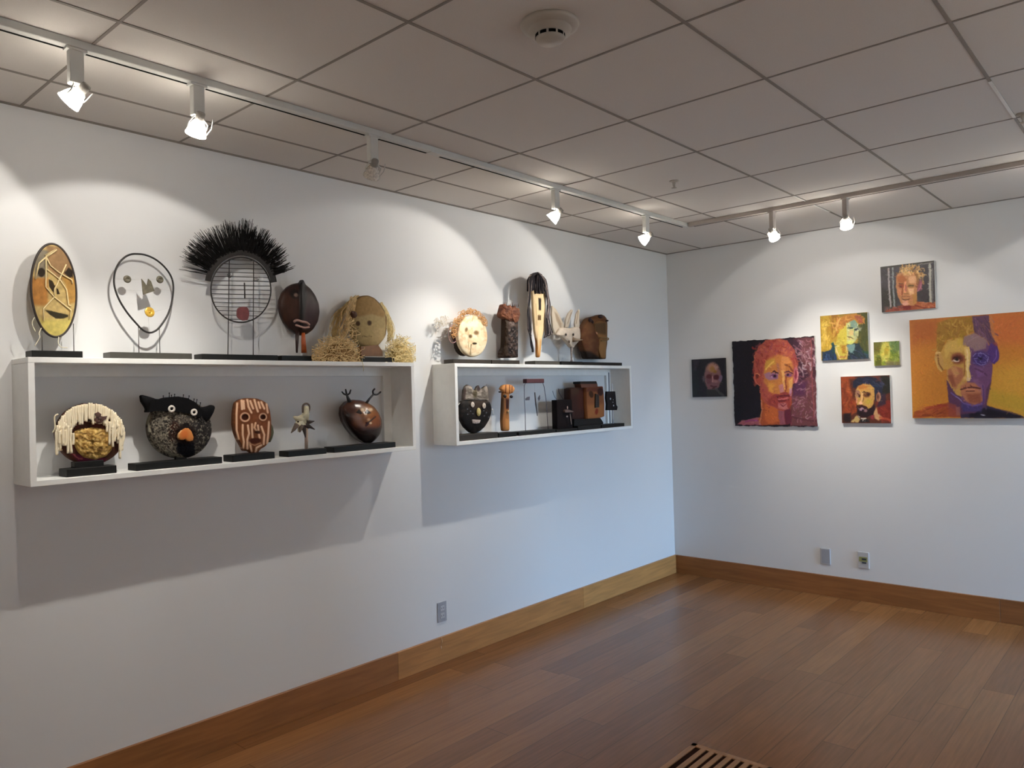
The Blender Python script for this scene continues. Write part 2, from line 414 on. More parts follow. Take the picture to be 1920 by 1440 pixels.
head(TX, -2.85, (.62, .0, -.77), 'lit spotlight above the large orange portrait, just past the photo edge', spill=.64, beam=.58)

fill_track = thing('lighting_track', 'added white ceiling track behind the camera, carrying unseen fill lamps', 'lighting track', (-5.0, RY + 0.72, HC))  # track added out of view for the fill lamps
MB().box((-7.8, RY + 0.702, ZT), (-2.2, RY + 0.738, HC), 0.002).build('rail', WHITE, fill_track)
for hx, nm in ((-7.2, 'added fill spotlight behind the camera, farthest from the paintings'), (-5.0, 'added fill spotlight behind the camera, in the middle of its track'), (-2.8, 'added fill spotlight behind the camera, nearest the paintings')):  # unseen lamps added to lift the general room brightness
    head(hx, RY + 0.72, (.05, -.62, -.78), nm, spill=FILL, beam=FILL)
# ------------------------------------------------------------------ ceiling fittings
sm = Vector((-3.897, -1.86, HC))
t = thing('smoke_detector', 'round white smoke detector on the ceiling with dark vent openings', 'smoke detector', sm)
SMW = mat((176, 168, 158), 0.45, 0.02, 30, key='detector_plastic')
MB().lathe(sm, [(0, 0), (0.090, 0), (0.092, -0.006), (0.088, -0.014), (0.070, -0.020), (0.066, -0.021), (0.064, -0.034), (0.0, -0.034)], n=40).build('housing_base', SMW, t)
MB().lathe(sm, [(0.046, -0.030), (0.046, -0.050), (0.040, -0.058), (0.0, -0.062)], n=32).build('cover', SMW, t)
v = MB()
for k in range(10):
    a = 2 * PI * (k + .3) / 10
    q = [sm + Vector((math.cos(a + e) * 0.0465, math.sin(a + e) * 0.0465, z)) for z in (-0.037, -0.047) for e in (-0.24, 0.0, 0.24)]
    q2 = [sm + (p - sm) * 1.012 for p in q]
    v.add(q2, [(0, 1, 4, 3), (1, 2, 5, 4)])
v.build('vent', SLOT, t)
def sprinkler(x, y, label, s=1.0):
    t = thing('sprinkler_head', label, 'sprinkler', (x, y, HC))
    c = Vector((x, y, HC))
    MB().lathe(c, [(0, 0), (0.026 * s, 0), (0.026 * s, -0.003), (0.012 * s, -0.006), (0.0, -0.006)], n=24).build('escutcheon', SMW, t)
    MB().lathe(c, [(0.009, -0.004), (0.009, -0.018), (0.005, -0.022), (0.004, -0.034), (0.0, -0.036)], n=12).tube([c + Vector((0.009, 0, -0.016)), c + Vector((0.011, 0, -0.028)), c + Vector((0, 0, -0.038))], 0.0018, 6).tube([c + Vector((-0.009, 0, -0.016)), c + Vector((-0.011, 0, -0.028)), c + Vector((0, 0, -0.038))], 0.0018, 6).build('frame', SMW, t)
    MB().lathe(c, [(0, -0.037), (0.014, -0.038), (0.014, -0.040), (0, -0.040)], n=16).build('deflector', SMW, t)
sprinkler(-2.0, -1.215, 'small sprinkler head on the ceiling in front of the room corner')
sprinkler(-1.81, -2.81, 'small sprinkler head on the ceiling at the right edge of the photo')

# ------------------------------------------------------------------ wall plates
PLATE = mat((190, 190, 192), 0.45, 0.02, 30, key='plate_plastic'); PLG = mat((120, 120, 126), 0.5, 0.05, 30, key='plate_dark')
p0 = at(828, 1147, 0)
t = thing('outlet_plate', 'white double wall outlet on the shelf wall, low above the baseboard', 'outlet', p0)
PLS = mat((162, 163, 170), 0.5, 0.03, 40, key='outlet_grey')
MB().box((p0.x - 0.036, -0.006, p0.z - 0.058), (p0.x + 0.036, 0, p0.z + 0.058), 0.002).build('plate', PLS, t)
for s in (-1, 1):
    rc = MB().box((p0.x - 0.017, -0.0085, p0.z + s * 0.022 - 0.015), (p0.x + 0.017, -0.006, p0.z + s * 0.022 + 0.015), 0.001).build('receptacle', PLATE, t)
    sv = MB()
    for q in (-0.007, 0.007): sv.box((p0.x + q - 0.001, -0.0092, p0.z + s * 0.022 - 0.004), (p0.x + q + 0.001, -0.0084, p0.z + s * 0.022 + 0.005))
    sv.build('slots', SLOT, rc); rc.location = (0, 0, 0)
q0 = Vector((0, -1.262, 0.288))
t = thing('blank_plate', 'plain blank white cover plate on the painting wall, left of the data outlet', 'wall plate', q0)
MB().box((-0.008, q0.y - 0.037, q0.z - 0.060), (0, q0.y + 0.037, q0.z + 0.060), 0.002).build('plate', PLATE, t)
MB().box((-0.0095, q0.y - 0.034, q0.z - 0.050), (-0.0078, q0.y + 0.026, q0.z + 0.052)).build('insert', PLS, t)
q1 = Vector((0, -1.532, 0.293))
t = thing('data_outlet_plate', 'white data outlet plate with a dark jack and yellow-green insert', 'outlet', q1)
MB().box((-0.008, q1.y - 0.037, q1.z - 0.058), (0, q1.y + 0.037, q1.z + 0.058), 0.002).build('plate', PLATE, t)
MB().box((-0.0095, q1.y - 0.026, q1.z - 0.010), (-0.0075, q1.y + 0.030, q1.z + 0.024)).build('insert', mat((146, 150, 96), 0.5, 0.05, 40, key='insert_green'), t)
MB().box((-0.0115, q1.y - 0.020, q1.z + 0.002), (-0.009, q1.y + 0.010, q1.z + 0.014)).box((-0.0115, q1.y - 0.020, q1.z - 0.022), (-0.009, q1.y + 0.010, q1.z - 0.012)).build('jack', mat((40, 46, 62), 0.5, 0.05, 40, key='jack_dark'), t)

# wooden floor register
t = thing('floor_grille', 'slatted wooden vent grille set into the plank floor', 'floor vent', (-2.94, -1.826, 0))
mb = MB(); X0, X1, Y0, Y1, zt = -3.15, -2.744, -2.008, -1.644, 0.006
mb.box((X0, Y0, 0), (X1, Y0 + 0.024, zt), 0.001).box((X0, Y1 - 0.024, 0), (X1, Y1, zt), 0.001).box((X0, Y0, 0), (X0 + 0.026, Y1, zt), 0.001).box((X1 - 0.026, Y0, 0), (X1, Y1, zt), 0.001)
GW = mat((176, 128, 86), 0.45, 0.12, 6, stretch=(1, 12, 1), key='grille_wood')
mb.build('frame', GW, t)
mb = MB(); nsl = 8; iy0, iy1 = Y0 + 0.024, Y1 - 0.024; pitch = (iy1 - iy0) / nsl
for k in range(nsl - 1):
    yc = iy0 + pitch * (k + 1); mb.box((X0 + 0.02, yc - pitch * 0.28, 0.001), (X1 - 0.02, yc + pitch * 0.28, zt - 0.0004))
mb.build('slats', GW, t)
MB().box((X0 + 0.02, Y0 + 0.02, 0.0002), (X1 - 0.02, Y1 - 0.02, 0.0012)).build('duct', mat((46, 22, 12), 0.9, 0.1, 30, spec=0.1, key='duct_dark'), t)

# small tag hanging over baseboard under the outlet
pc = at(828, 1200, 0.018)
mb = MB(); mb.tube([(pc.x, -0.0195, 0.150), (pc.x + .002, -0.0195, 0.126), (pc.x - 0.004, -0.0195, 0.112)], [0.0015, 0.003, 0.001], 6).ell((pc.x - 0.006, -0.0195, 0.094), (0.005, 0.0016, 0.010), 10, 6)
tag(mb.build('tape_scrap', mat((214, 176, 138), 0.6, 0.1, 60, key='scrap')), 'tiny pale scrap stuck on the baseboard below the double outlet', 'scrap')

# ------------------------------------------------------------------ shelf boxes
def shelf(x0, x1, label):
    z0, z1, D, th = 1.273, 1.743, 0.192, 0.021
    t = thing('display_shelf', label, 'shelf', ((x0 + x1) / 2, 0, z0), 'white wall display shelves')
    MB().box((x0, -D, z1 - th), (x1, 0, z1), 0.0012).build('top_panel', SHELFW, t)
    MB().box((x0, -D, z0), (x1, 0, z0 + th), 0.0012).build('bottom_panel', SHELFW, t)
    MB().box((x0, -D + 0.0004, z0 + th), (x0 + th, 0, z1 - th)).build('side_panel', SHELFW, t)
    MB().box((x1 - th, -D + 0.0004, z0 + th), (x1, 0, z1 - th)).build('side_panel', SHELFW, t)
    c = MB().box((x0 + th, -0.020, z1 - th - 0.045), (x1 - th, 0, z1 - th)).box((x1 - th - 0.055, -0.020, z0 + th), (x1 - th, 0, z1 - th - 0.0452))
    c.build('hanging_cleat', SHELFW, t)
    return t
shelf(-4.868, -3.037, 'left white wall-mounted box shelf holding the cat-eared and antlered masks')
shelf(-2.733, -0.898, 'right white wall-mounted box shelf nearer the corner, holding the wooden block face')
ZTOP, ZIN = 1.743, 1.294
# ------------------------------------------------------------------ sculptures
rnd = random.Random(7)
def Z(ox, oy, s):                              # reader for points noted on an enlarged crop
    return lambda *p: [(ox + x / s, oy + y / s) for x, y in p]
def lat(nx, ny, seed):                         # smooth value noise on arrays
    r = np.random.RandomState(seed); g = r.rand(64, 64)
    xi = np.floor(nx).astype(int); yi = np.floor(ny).astype(int); fx = nx - xi; fy = ny - yi
    fx = fx * fx * (3 - 2 * fx); fy = fy * fy * (3 - 2 * fy)
    a = g[xi % 64, yi % 64]; b = g[(xi + 1) % 64, yi % 64]; c = g[xi % 64, (yi + 1) % 64]; d = g[(xi + 1) % 64, (yi + 1) % 64]
    return (a * (1 - fx) + b * fx) * (1 - fy) + (c * (1 - fx) + d * fx) * fy
def fbm(nx, ny, seed, o=3):
    t = 0; a = 0.5
    for k in range(o): t = t + a * lat(nx * 2 ** k + 7.3 * k, ny * 2 ** k + 3.1 * k, seed + k); a *= 0.5
    return t / (1 - 0.5 ** o)
def smooth(t): t = np.clip(t, 0, 1); return t * t * (3 - 2 * t)
class Paint:
    """lays colour on sample points X, Y (photo or crop units)"""
    def __init__(s, X, Y, base, warp=0, ws=10, seed=1):
        s.X = np.asarray(X, float).copy(); s.Y = np.asarray(Y, float).copy(); s.C = np.tile(np.array(base, float), s.X.shape + (1,)); s.seed = seed
        if warp:
            u = fbm(s.X / ws + 5, s.Y / ws + 9, seed); v = fbm(s.X / ws + 31, s.Y / ws + 17, seed + 5)
            s.X = s.X + (u - 0.5) * 2 * warp; s.Y = s.Y + (v - 0.5) * 2 * warp
    def lay(s, m, c, sel=None):
        if sel is None: s.C = s.C * (1 - m[..., None]) + np.array(c, float) * m[..., None]
        else: s.C[sel] = s.C[sel] * (1 - m[..., None]) + np.array(c, float) * m[..., None]
    def _sel(s, x0, x1, y0, y1): return (s.X > x0) & (s.X < x1) & (s.Y > y0) & (s.Y < y1)
    def ell(s, c, cx, cy, rx, ry, rot=0, soft=0.15, a=1.0):
        R = max(rx, ry) * (1 + soft); sel = s._sel(cx - R, cx + R, cy - R, cy + R); x, y = s.X[sel] - cx, s.Y[sel] - cy
        t = math.radians(rot); u = (x * math.cos(t) + y * math.sin(t)) / rx; v = (-x * math.sin(t) + y * math.cos(t)) / ry
        r = np.sqrt(u * u + v * v); s.lay(smooth((1 + soft - r) / (2 * soft)) * a, c, sel); return s
    def stroke(s, c, w, *pts, soft=0.4, a=1.0):
        xs = [p[0] for p in pts]; ys = [p[1] for p in pts]; W = w * (1 + soft)
        sel = s._sel(min(xs) - W, max(xs) + W, min(ys) - W, max(ys) + W); x, y = s.X[sel], s.Y[sel]
        d = np.full(x.shape, 1e9)
        for (ax, ay), (bx, by) in zip(pts[:-1], pts[1:]):
            L = (bx - ax) ** 2 + (by - ay) ** 2 + 1e-9; t = np.clip(((x - ax) * (bx - ax) + (y - ay) * (by - ay)) / L, 0, 1)
            d = np.minimum(d, np.hypot(x - ax - t * (bx - ax), y - ay - t * (by - ay)))
        h = w / 2; s.lay(smooth((h * (1 + soft) - d) / (2 * soft * h + 1e-9)) * a, c, sel); return s
    def poly(s, c, *pts, soft=0.0, a=1.0):
        xs = [p[0] for p in pts]; ys = [p[1] for p in pts]; sf = max(soft, 1e-3)
        sel = s._sel(min(xs) - sf, max(xs) + sf, min(ys) - sf, max(ys) + sf); x, y = s.X[sel], s.Y[sel]
        ins = np.zeros(x.shape, bool); d = np.full(x.shape, 1e9); n = len(pts)
        for i in range(n):
            ax, ay = pts[i]; bx, by = pts[(i + 1) % n]
            cond = ((ay > y) != (by > y)); xc = (bx - ax) * (y - ay) / ((by - ay) if by != ay else 1e-9) + ax
            ins ^= cond & (x < xc)
            L = (bx - ax) ** 2 + (by - ay) ** 2 + 1e-9; t = np.clip(((x - ax) * (bx - ax) + (y - ay) * (by - ay)) / L, 0, 1)
            d = np.minimum(d, np.hypot(x - ax - t * (bx - ax), y - ay - t * (by - ay)))
        sd = np.where(ins, d, -d); s.lay(smooth((sd + sf) / (2 * sf)) * a, c, sel); return s
    def noise(s, c, sc, th=0.5, soft=0.15, a=1.0, seed=3, sx=1.0, sy=1.0):
        f = fbm(s.X / sc * sx + 3, s.Y / sc * sy + 8, seed); s.lay(smooth((f - th + soft) / (2 * soft)) * a, c); return s
    def dabs(s, cols, box, n, ln, w, ang=0, sp=180, a=0.8, seed=5, inside=None, curl=0.0):
        r = random.Random(seed); x0, y0, x1, y1 = box
        for _ in range(n):
            x = r.uniform(x0, x1); y = r.uniform(y0, y1)
            if inside and not inside(x, y): continue
            t = math.radians(ang + r.uniform(-sp, sp) / 2); L = ln * r.uniform(.5, 1.3); pts = [(x, y)]
            cu = r.uniform(-curl, curl)
            for k in range(3): x += math.cos(t) * L / 3; y += math.sin(t) * L / 3; t += cu; pts.append((x, y))
            s.stroke(r.choice(cols), w * r.uniform(.6, 1.3), *pts, a=a * r.uniform(.6, 1))
        return s
    def brush(s, n, ln, w, seed=1, jit=16, a=.75):
        """short loaded strokes that carry the colour under them, as a brush would leave"""
        r = random.Random(seed); x0, x1, y0, y1 = s.X.min(), s.X.max(), s.Y.min(), s.Y.max(); H, W = s.X.shape
        for k in range(n):
            i = r.randrange(H); j = r.randrange(W); x, y = s.X[i, j], s.Y[i, j]; c = s.C[i, j].copy()
            t = float(lat(np.array([x / (x1 - x0) * 5 + 40]), np.array([y / (y1 - y0) * 5 + 40]), seed)[0]) * 9 + r.uniform(-.5, .5)
            g = r.gauss(0, jit); c = c + g * (0.35 + c / 200.0) + np.array([r.gauss(0, 6), r.gauss(0, 5), r.gauss(0, 7)])
            L = ln * r.uniform(.5, 1.4); b = t + r.uniform(-.7, .7)
            s.stroke(tuple(c), w * r.uniform(.5, 1.3), (x, y), (x + math.cos(t) * L / 2, y + math.sin(t) * L / 2), (x + math.cos(t) * L / 2 + math.cos(b) * L / 2, y + math.sin(t) * L / 2 + math.sin(b) * L / 2), a=a * r.uniform(.5, 1))
        return s
    def lin(s, gain=1.0):
        c = np.clip(s.C, 0, 255) / 255; c = np.where(c <= 0.04045, c / 12.92, ((c + 0.055) / 1.055) ** 2.4) * gain
        return np.concatenate([np.clip(c, 0, 0.95), np.ones(c.shape[:-1] + (1,))], -1)

def resample(pts, n):
    P = np.array(pts + [pts[0]], float); d = np.r_[0, np.cumsum(np.hypot(*np.diff(P, axis=0).T))]
    t = np.linspace(0, d[-1], n, endpoint=False); return np.stack([np.interp(t, d, P[:, 0]), np.interp(t, d, P[:, 1])], -1)
def rounded(pts, n=96, k=2):
    q = resample(pts, n)
    for _ in range(k): q = (np.roll(q, 1, 0) + q * 2 + np.roll(q, -1, 0)) / 4
    return q
def oval(cx, cy, rx, ry, rot=0, n=72):
    t = math.radians(rot); o = []
    for k in range(n):
        a = 2 * PI * k / n; x, y = rx * math.cos(a), ry * math.sin(a)
        o.append((cx + x * math.cos(t) - y * math.sin(t), cy + x * math.sin(t) + y * math.cos(t)))
    return o
def relief(name, outline, d0, d1, bulge, root, mt=None, paint=None, relf=None, rings=28, n=120, sm=2, center=None, back=None, power=0.5, base=(150, 120, 80)):
    """domed face: outline in photo pixels, rim at d1, dome of height bulge, flat back at d0;
    relf(x, y) adds carved height in metres, paint(Paint) colours it"""
    q = rounded(outline, n, sm) if sm is not None else resample(outline, n)
    c = np.array(center) if center is not None else q.mean(0)
    R = np.linspace(0, 1, rings + 1)[1:] ** 0.8
    G = c + R[:, None, None] * (q - c)[None]                      # rings x n x 2
    H = d1 + bulge * (1 - R ** 2) ** power
    px = np.r_[c[None], G.reshape(-1, 2)]; hh = np.r_[[d1 + bulge], np.repeat(H, n)]
    rr = np.r_[[0], np.repeat(R, n)]
    if relf: hh = hh + relf(px[:, 0], px[:, 1]) * smooth((1 - rr) * 8)
    mb = MB(); vs = [at(x, y, d) for (x, y), d in zip(px, hh)]
    nb = len(vs); bk = d0 if back is None else back
    rim = [Vector((v.x, -bk, v.z)) for v in vs[-n:]]; vs += rim; cen = sum(rim, Vector()) / n; vs.append(cen)
    area = sum(q[i][0] * q[(i + 1) % n][1] - q[(i + 1) % n][0] * q[i][1] for i in range(n))
    fs = []
    def f(*i): fs.append(i if area < 0 else i[::-1])
    for k in range(n):
        j = (k + 1) % n
        f(0, 1 + k, 1 + j)
        for r in range(rings - 1): a = 1 + r * n; f(a + k, a + n + k, a + n + j, a + j)
        a = 1 + (rings - 1) * n; f(a + k, nb + k, nb + j, a + j); f(nb + n, nb + j, nb + k)
    mb.add(vs, fs, True)
    col = None
    if paint is not None:
        X = np.r_[px[:, 0], px[-n:, 0], [c[0]]]; Y = np.r_[px[:, 1], px[-n:, 1], [c[1]]]
        P = Paint(X, Y, base); paint(P); col = P.lin(); mt = mt or PAINT
    return mb.build(name, mt, root, col)
PAINT = attr_mat('painted_surface', 0.7, 0.2); PAINTS = attr_mat('satin_painted_surface', 0.5, 0.25, 0.1); PAINTG = attr_mat('glossy_painted_surface', 0.25, bump=0.1)
def wire(mb, pts, r, d, n=6, closed=False, d2=None):
    """tube along photo points at depth d (or from d to d2)"""
    N = len(pts); out = []
    for i, (x, y) in enumerate(pts):
        dd = d if d2 is None else d + (d2 - d) * i / max(1, N - 1)
        out.append(at(x, y, dd))
    return mb.tube(out, r, n, closed)
def curve(pts, k=6, closed=False):
    """Catmull-Rom through points"""
    P = [np.array(p, float) for p in pts]; N = len(P); o = []
    for i in range(N if closed else N - 1):
        p0 = P[i - 1] if (closed or i > 0) else P[0]; p1 = P[i]; p2 = P[(i + 1) % N]; p3 = P[(i + 2) % N] if (closed or i + 2 < N) else P[-1]
        for j in range(k):
            t = j / k; o.append(tuple(0.5 * (2 * p1 + (p2 - p0) * t + (2 * p0 - 5 * p1 + 4 * p2 - p3) * t * t + (3 * p1 - p0 - 3 * p2 + p3) * t ** 3)))
    if not closed: o.append(tuple(P[-1]))
    return o
BASEM = mat((19, 19, 18), 0.5, 0.15, 50, spec=0.25, key='base_black')
BASEG = mat((66, 64, 58), 0.45, 0.08, 50, spec=0.4, key='base_grey')
BASEB = mat((46, 38, 30), 0.5, 0.15, 50, spec=0.35, key='base_brown')
def sculpture(name, label, cat, pxl, pxr, zone, h=0.029, df=0.12, dep=0.075, m=None, pyr=None):
    """Empty on the shelf with its oblong stand; pxl, pxr: photo x of the stand's front edge ends"""
    z = ZTOP if zone == 't' else ZIN
    yy = 670 if zone == 't' else 850
    def xat(px):
        y = yy
        for _ in range(4):
            v = at(px, y, df); 
            d = v - CAM; # move along pixel y until z matches
            dd = ray(px, y + 1); v2 = at(px, y + 1, df); y += (z - v.z) / (v2.z - v.z)
        return at(px, y, df).x
    xl, xr = xat(pxl), xat(pxr)
    t = thing(name, label, cat, ((xl + xr) / 2, -(df - dep / 2), z))
    MB().box((xl, -df, z), (xr, -df + dep, z + h), 0.0015).build('base', m or BASEM, t)
    t['top'] = z + h
    return t
def rods(root, pts, dep, r=0.0016, m=None, name='support_rod', ztop=None):
    """upright rods standing on the base: photo x, photo y of the top"""
    for (x, y) in pts:
        p = at(x, y, dep); MB().tube([(p.x, p.y, root.location.z + 0.027), p], r, 8).build(name, m or STEEL, root)
STEEL = mat((88, 84, 80), 0.4, 0.05, 60, metal=0.6, key='rod_steel')
DARKW = mat((26, 22, 20), 0.5, 0.1, 60, key='dark_wire')

# 1 oval ochre mask
z = Z(40, 440, 6)
t = sculpture('oval_mask', 'tall oval ochre mask crossed by cream cords, leftmost on the left shelf top', 'mask', 60, 155.5, 't')
out1 = oval(100.5, 544.5, 42, 87.2, -3.5)
def p1(P):
    n = fbm(P.X / 6, P.Y / 6, 4)
    P.poly((168, 116, 58), *z((100, 480), (300, 480), (300, 780), (250, 800), (100, 790)), soft=4)
    P.poly((150, 118, 82), *z((280, 120), (560, 160), (560, 500), (430, 520), (300, 380)), soft=2)
    P.poly((172, 130, 66), *z((440, 470), (620, 480), (620, 760), (540, 780), (500, 560)), soft=2)
    P.poly((128, 118, 100), *z((150, 150), (300, 180), (290, 480), (150, 480)), soft=3)
    P.poly((196, 178, 98), *z((200, 960), (600, 940), (560, 1160), (260, 1160)), soft=6)
    P.ell((42, 32, 22), *z((225, 425))[0], 6.8, 8.6, 0, 0.12)
    P.poly((44, 32, 22), *z((480, 430), (530, 370), (580, 400), (580, 480), (540, 485)), soft=.6)
    P.poly((50, 38, 22), *z((308, 500), (350, 520), (385, 590), (372, 660), (350, 640), (312, 580)), soft=.5)
    P.poly((46, 34, 20), *z((395, 600), (412, 610), (435, 668), (400, 672)), soft=.5)
    P.poly((52, 46, 30), *z((262, 846), (330, 855), (430, 880), (530, 902), (526, 925), (470, 945), (390, 945), (320, 900)), soft=.6)
    P.C *= (0.86 + 0.28 * n)[..., None]
relief('face_panel', [(x, y) for x, y in out1], 0.060, 0.072, 0.006, t, paint=p1, base=(190, 164, 106), rings=60, n=150, sm=None)
mb = MB(); wire(mb, out1, 0.0046, 0.071, 8, True); mb.build('rim', mat((46, 34, 28), 0.45, 0.2, 30, key='rim_brown'), t)
mb = MB()
for q in ([(270, 230), (390, 160), (280, 240), (275, 590), (370, 700), (250, 830), (250, 970)], [(370, 700), (560, 850), (545, 940)], [(280, 250), (330, 350), (430, 430), (570, 510), (575, 550)],
          [(290, 390), (430, 500), (510, 620), (530, 790), (560, 800)], [(505, 335), (430, 500), (375, 610), (370, 700)], [(400, 170), (290, 250)], [(160, 500), (200, 320), (280, 250)]):
    wire(mb, z(*q), 0.0025, 0.0808, 6)
mb.build('cord', mat((236, 214, 160), 0.7, 0.08, 90, key='cream_cord'), t)
for q in ([(225, 1050), (200, 1110), (205, 1160), (150, 1255)], [(150, 930), (120, 1000), (160, 1090)], [(420, 1150), (415, 1220), (450, 1265), (520, 1270)]):
    wire(MB(), curve(z(*q), 5), 0.0016, 0.085, 6).build('loose_string', mat((236, 226, 200), 0.7, 0.08, 90, key='loose_cord'), t)
rods(t, z((230, 1050), (585, 1000)), 0.068)

# 2 wire loop face
z = Z(190, 460, 6.545)
t = sculpture('loop_mask', 'open black loop shaped like a face with floating metal features and gold mouth', 'mask', 207, 360.5, 't', m=BASEG)
lp = curve(z((430, 105), (540, 118), (660, 170), (770, 260), (850, 370), (882, 480), (880, 600), (855, 740), (800, 880), (710, 1010), (640, 1062), (580, 1070), (510, 1040), (430, 960), (320, 830), (225, 680), (170, 540), (155, 430), (170, 320), (215, 220), (290, 145), (360, 112)), 4, True)
mb = MB(); dl = [0.045 + 0.02 * (y - 475) / 150 for x, y in lp]
mb.tube([at(x, y, d) for (x, y), d in zip(lp, dl)], 0.0040, 8, True); mb.build('loop', DARKW, t)
TIN = mat((104, 98, 82), 0.45, 0.25, 80, metal=0.3, key='old_tin')
for c in z((320, 415), (720, 420)):
    p = at(*c, 0.062); MB().lathe(p + Vector((0, 0.002, 0)), [(0, 0), (0.0145, 0), (0.0158, 0.001), (0.0145, 0.004), (0.006, 0.005), (0.005, 0.002), (0, 0.002)], (0, -1, 0), 20).build('eye', TIN, t)
MB().prism(z((495, 410), (520, 440), (545, 500), (570, 498), (578, 410), (610, 440), (655, 560), (600, 578), (515, 605), (505, 520)), 0.070, 0.075).build('nose', TIN, t)
p = at(*z((590, 820))[0], 0.084)
MB().lathe(p, [(0.006, 0), (0.0195, 0), (0.0215, 0.002), (0.0195, 0.005), (0.012, 0.003), (0.006, 0.004), (0.005, 0)], (0.1, -1, 0.1), 24).ell(p + Vector((0, -.002, 0)), (0.006, 0.003, 0.006), 10, 8).build('mouth', mat((206, 164, 62), 0.35, 0.3, 120, metal=0.3, key='gold_mouth'), t)
mb = MB(); PW = mat((176, 174, 168), 0.3, 0.05, 60, key='pale_wire')
for a, b in (((160, 415), (885, 420)), ((500, 500), (860, 560)), ((570, 760), (590, 1065)), ((170, 540), (520, 560)), ((640, 820), (850, 760))):
    (ax, ay), (bx, by) = z(a, b); mb.tube([at(ax, ay, 0.058), at((ax + bx) / 2, (ay + by) / 2, 0.068), at(bx, by, 0.06)], 0.0003, 5)
mb.build('thin_wire', PW, t)
rods(t, z((455, 985), (712, 1005)), 0.062)

# 3 wire grid face with bristle hair
z = Z(320, 380, 4)
t = sculpture('bristle_mask', 'round wire grid face crowned with a wide fan of black bristles', 'mask', 379, 521.5, 't')
cx, cy = 451.7, 543.5; rx, ry = 56.2, 60.8
mb = MB(); wire(mb, oval(cx, cy, rx, ry), 0.0033, 0.075, 8, True)
DB = mat((34, 28, 26), 0.55, 0.15, 60, key='face_wire')
mb.build('face_ring', DB, t)
mb = MB()
for k in range(15):
    y = 487 + k * 8.0; w = rx * math.sqrt(max(0, 1 - ((y - cy) / ry) ** 2)) * 0.99
    wire(mb, [(cx - w, y - .6), (cx - w * .3, y + rnd.uniform(-.6, .6) + .4), (cx + w * .4, y + rnd.uniform(-.6, .6) + .8), (cx + w, y + 1.6)], 0.0016, 0.076, 6)
mb.build('grid_bars', DB, t)
for x0, x1, yt in ((430, 427, 486), (475.5, 474.5, 488)):
    p0 = at(x0, yt, 0.078); p1 = at(x1, 655, 0.078); MB().tube([p0, at((x0 + x1) / 2, 590, 0.079), (p1.x, p1.y, t.location.z + 0.027)], 0.0021, 8).build('support_rod', DB, t)
for c0 in z((440, 545), (638, 572)):
    wire(MB(), [(c0[0] + 5 * (1 - k / 22) * math.cos(k * .7), c0[1] + 5 * (1 - k / 22) * math.sin(k * .7)) for k in range(20)], 0.0014, 0.083, 6).build('eye_coil', DB, t)
wire(MB(), z((553, 600), (555, 660), (556, 720)), 0.0032, 0.083, 8).build('nose', DB, t)
MB().prism(rounded(z((505, 790), (540, 778), (580, 785), (592, 830), (580, 880), (540, 885), (500, 860), (498, 820)), 28, 1).tolist(), 0.080, 0.087).build('mouth', mat((118, 58, 58), 0.6, 0.15, 60, key='red_cloth'), t)
mb = MB(); c0 = np.array([451.5, 541.0])
band = []; inn = []
for k in range(41):
    a = math.radians(10 + 158 * k / 40); ca, sa = math.cos(a), -math.sin(a)
    inn.append((c0[0] + ca * (rx + 1), c0[1] + sa * (ry + 1))); band.append((c0[0] + ca * (rx + 12 + 3 * math.sin(a)), c0[1] + sa * (ry + 11)))
n = len(inn)
vs = [at(x, y, 0.082) for x, y in inn] + [at(x, y, 0.078) for x, y in band] + [at(x, y, 0.066) for x, y in inn] + [at(x, y, 0.070) for x, y in band]
fs = []
for k in range(n - 1):
    fs += [(k, k + 1, n + k + 1, n + k), (2 * n + k, 3 * n + k, 3 * n + k + 1, 2 * n + k + 1), (k, 2 * n + k, 2 * n + k + 1, k + 1), (n + k, n + k + 1, 3 * n + k + 1, 3 * n + k)]
fs += [(0, n, 3 * n, 2 * n), (n - 1, 3 * n - 1, 4 * n - 1, 2 * n - 1)]
BR = mat((30, 25, 23), 0.75, 0.35, 20, stretch=(6, 1, 6), key='bristle_band')
mb.add(vs, fs).build('hair_band', BR, t)
mb = MB(); rr = random.Random(3)
for k in range(640):
    cl = rr.randrange(46); a0 = 21 + 135 * (cl + .5) / 46; a = math.radians(a0 + rr.gauss(0, 1.25)); ca, sa = math.cos(a), -math.sin(a)
    L = float(np.interp(a0, [20, 40, 60, 90, 120, 140, 156], [106, 112, 118, 131, 133, 135, 122])) - 8 * abs(math.sin(cl * 2.7)) + rr.uniform(-20, 5)
    bx, by = c0[0] + ca * (rx + 8), c0[1] + sa * (ry + 8)
    a2 = a + rr.gauss(0, .05); tx, ty = c0[0] + math.cos(a2) * L, c0[1] - math.sin(a2) * L * (1.0 if a < 1.6 else .99)
    d0 = 0.073 + rr.uniform(-.005, .006); d2 = d0 + rr.uniform(-.02, .03)
    wire(mb, [(bx, by), ((bx + tx) / 2, (by + ty) / 2), (tx, ty)], [0.0018, 0.0015, 0.0009], d0, 4, d2=d2)
o = mb.build('bristle_hair', mat((17, 15, 15), 0.7, 0.3, 30, spec=0.2, key='bristle_black'), t); o['kind'] = 'stuff'

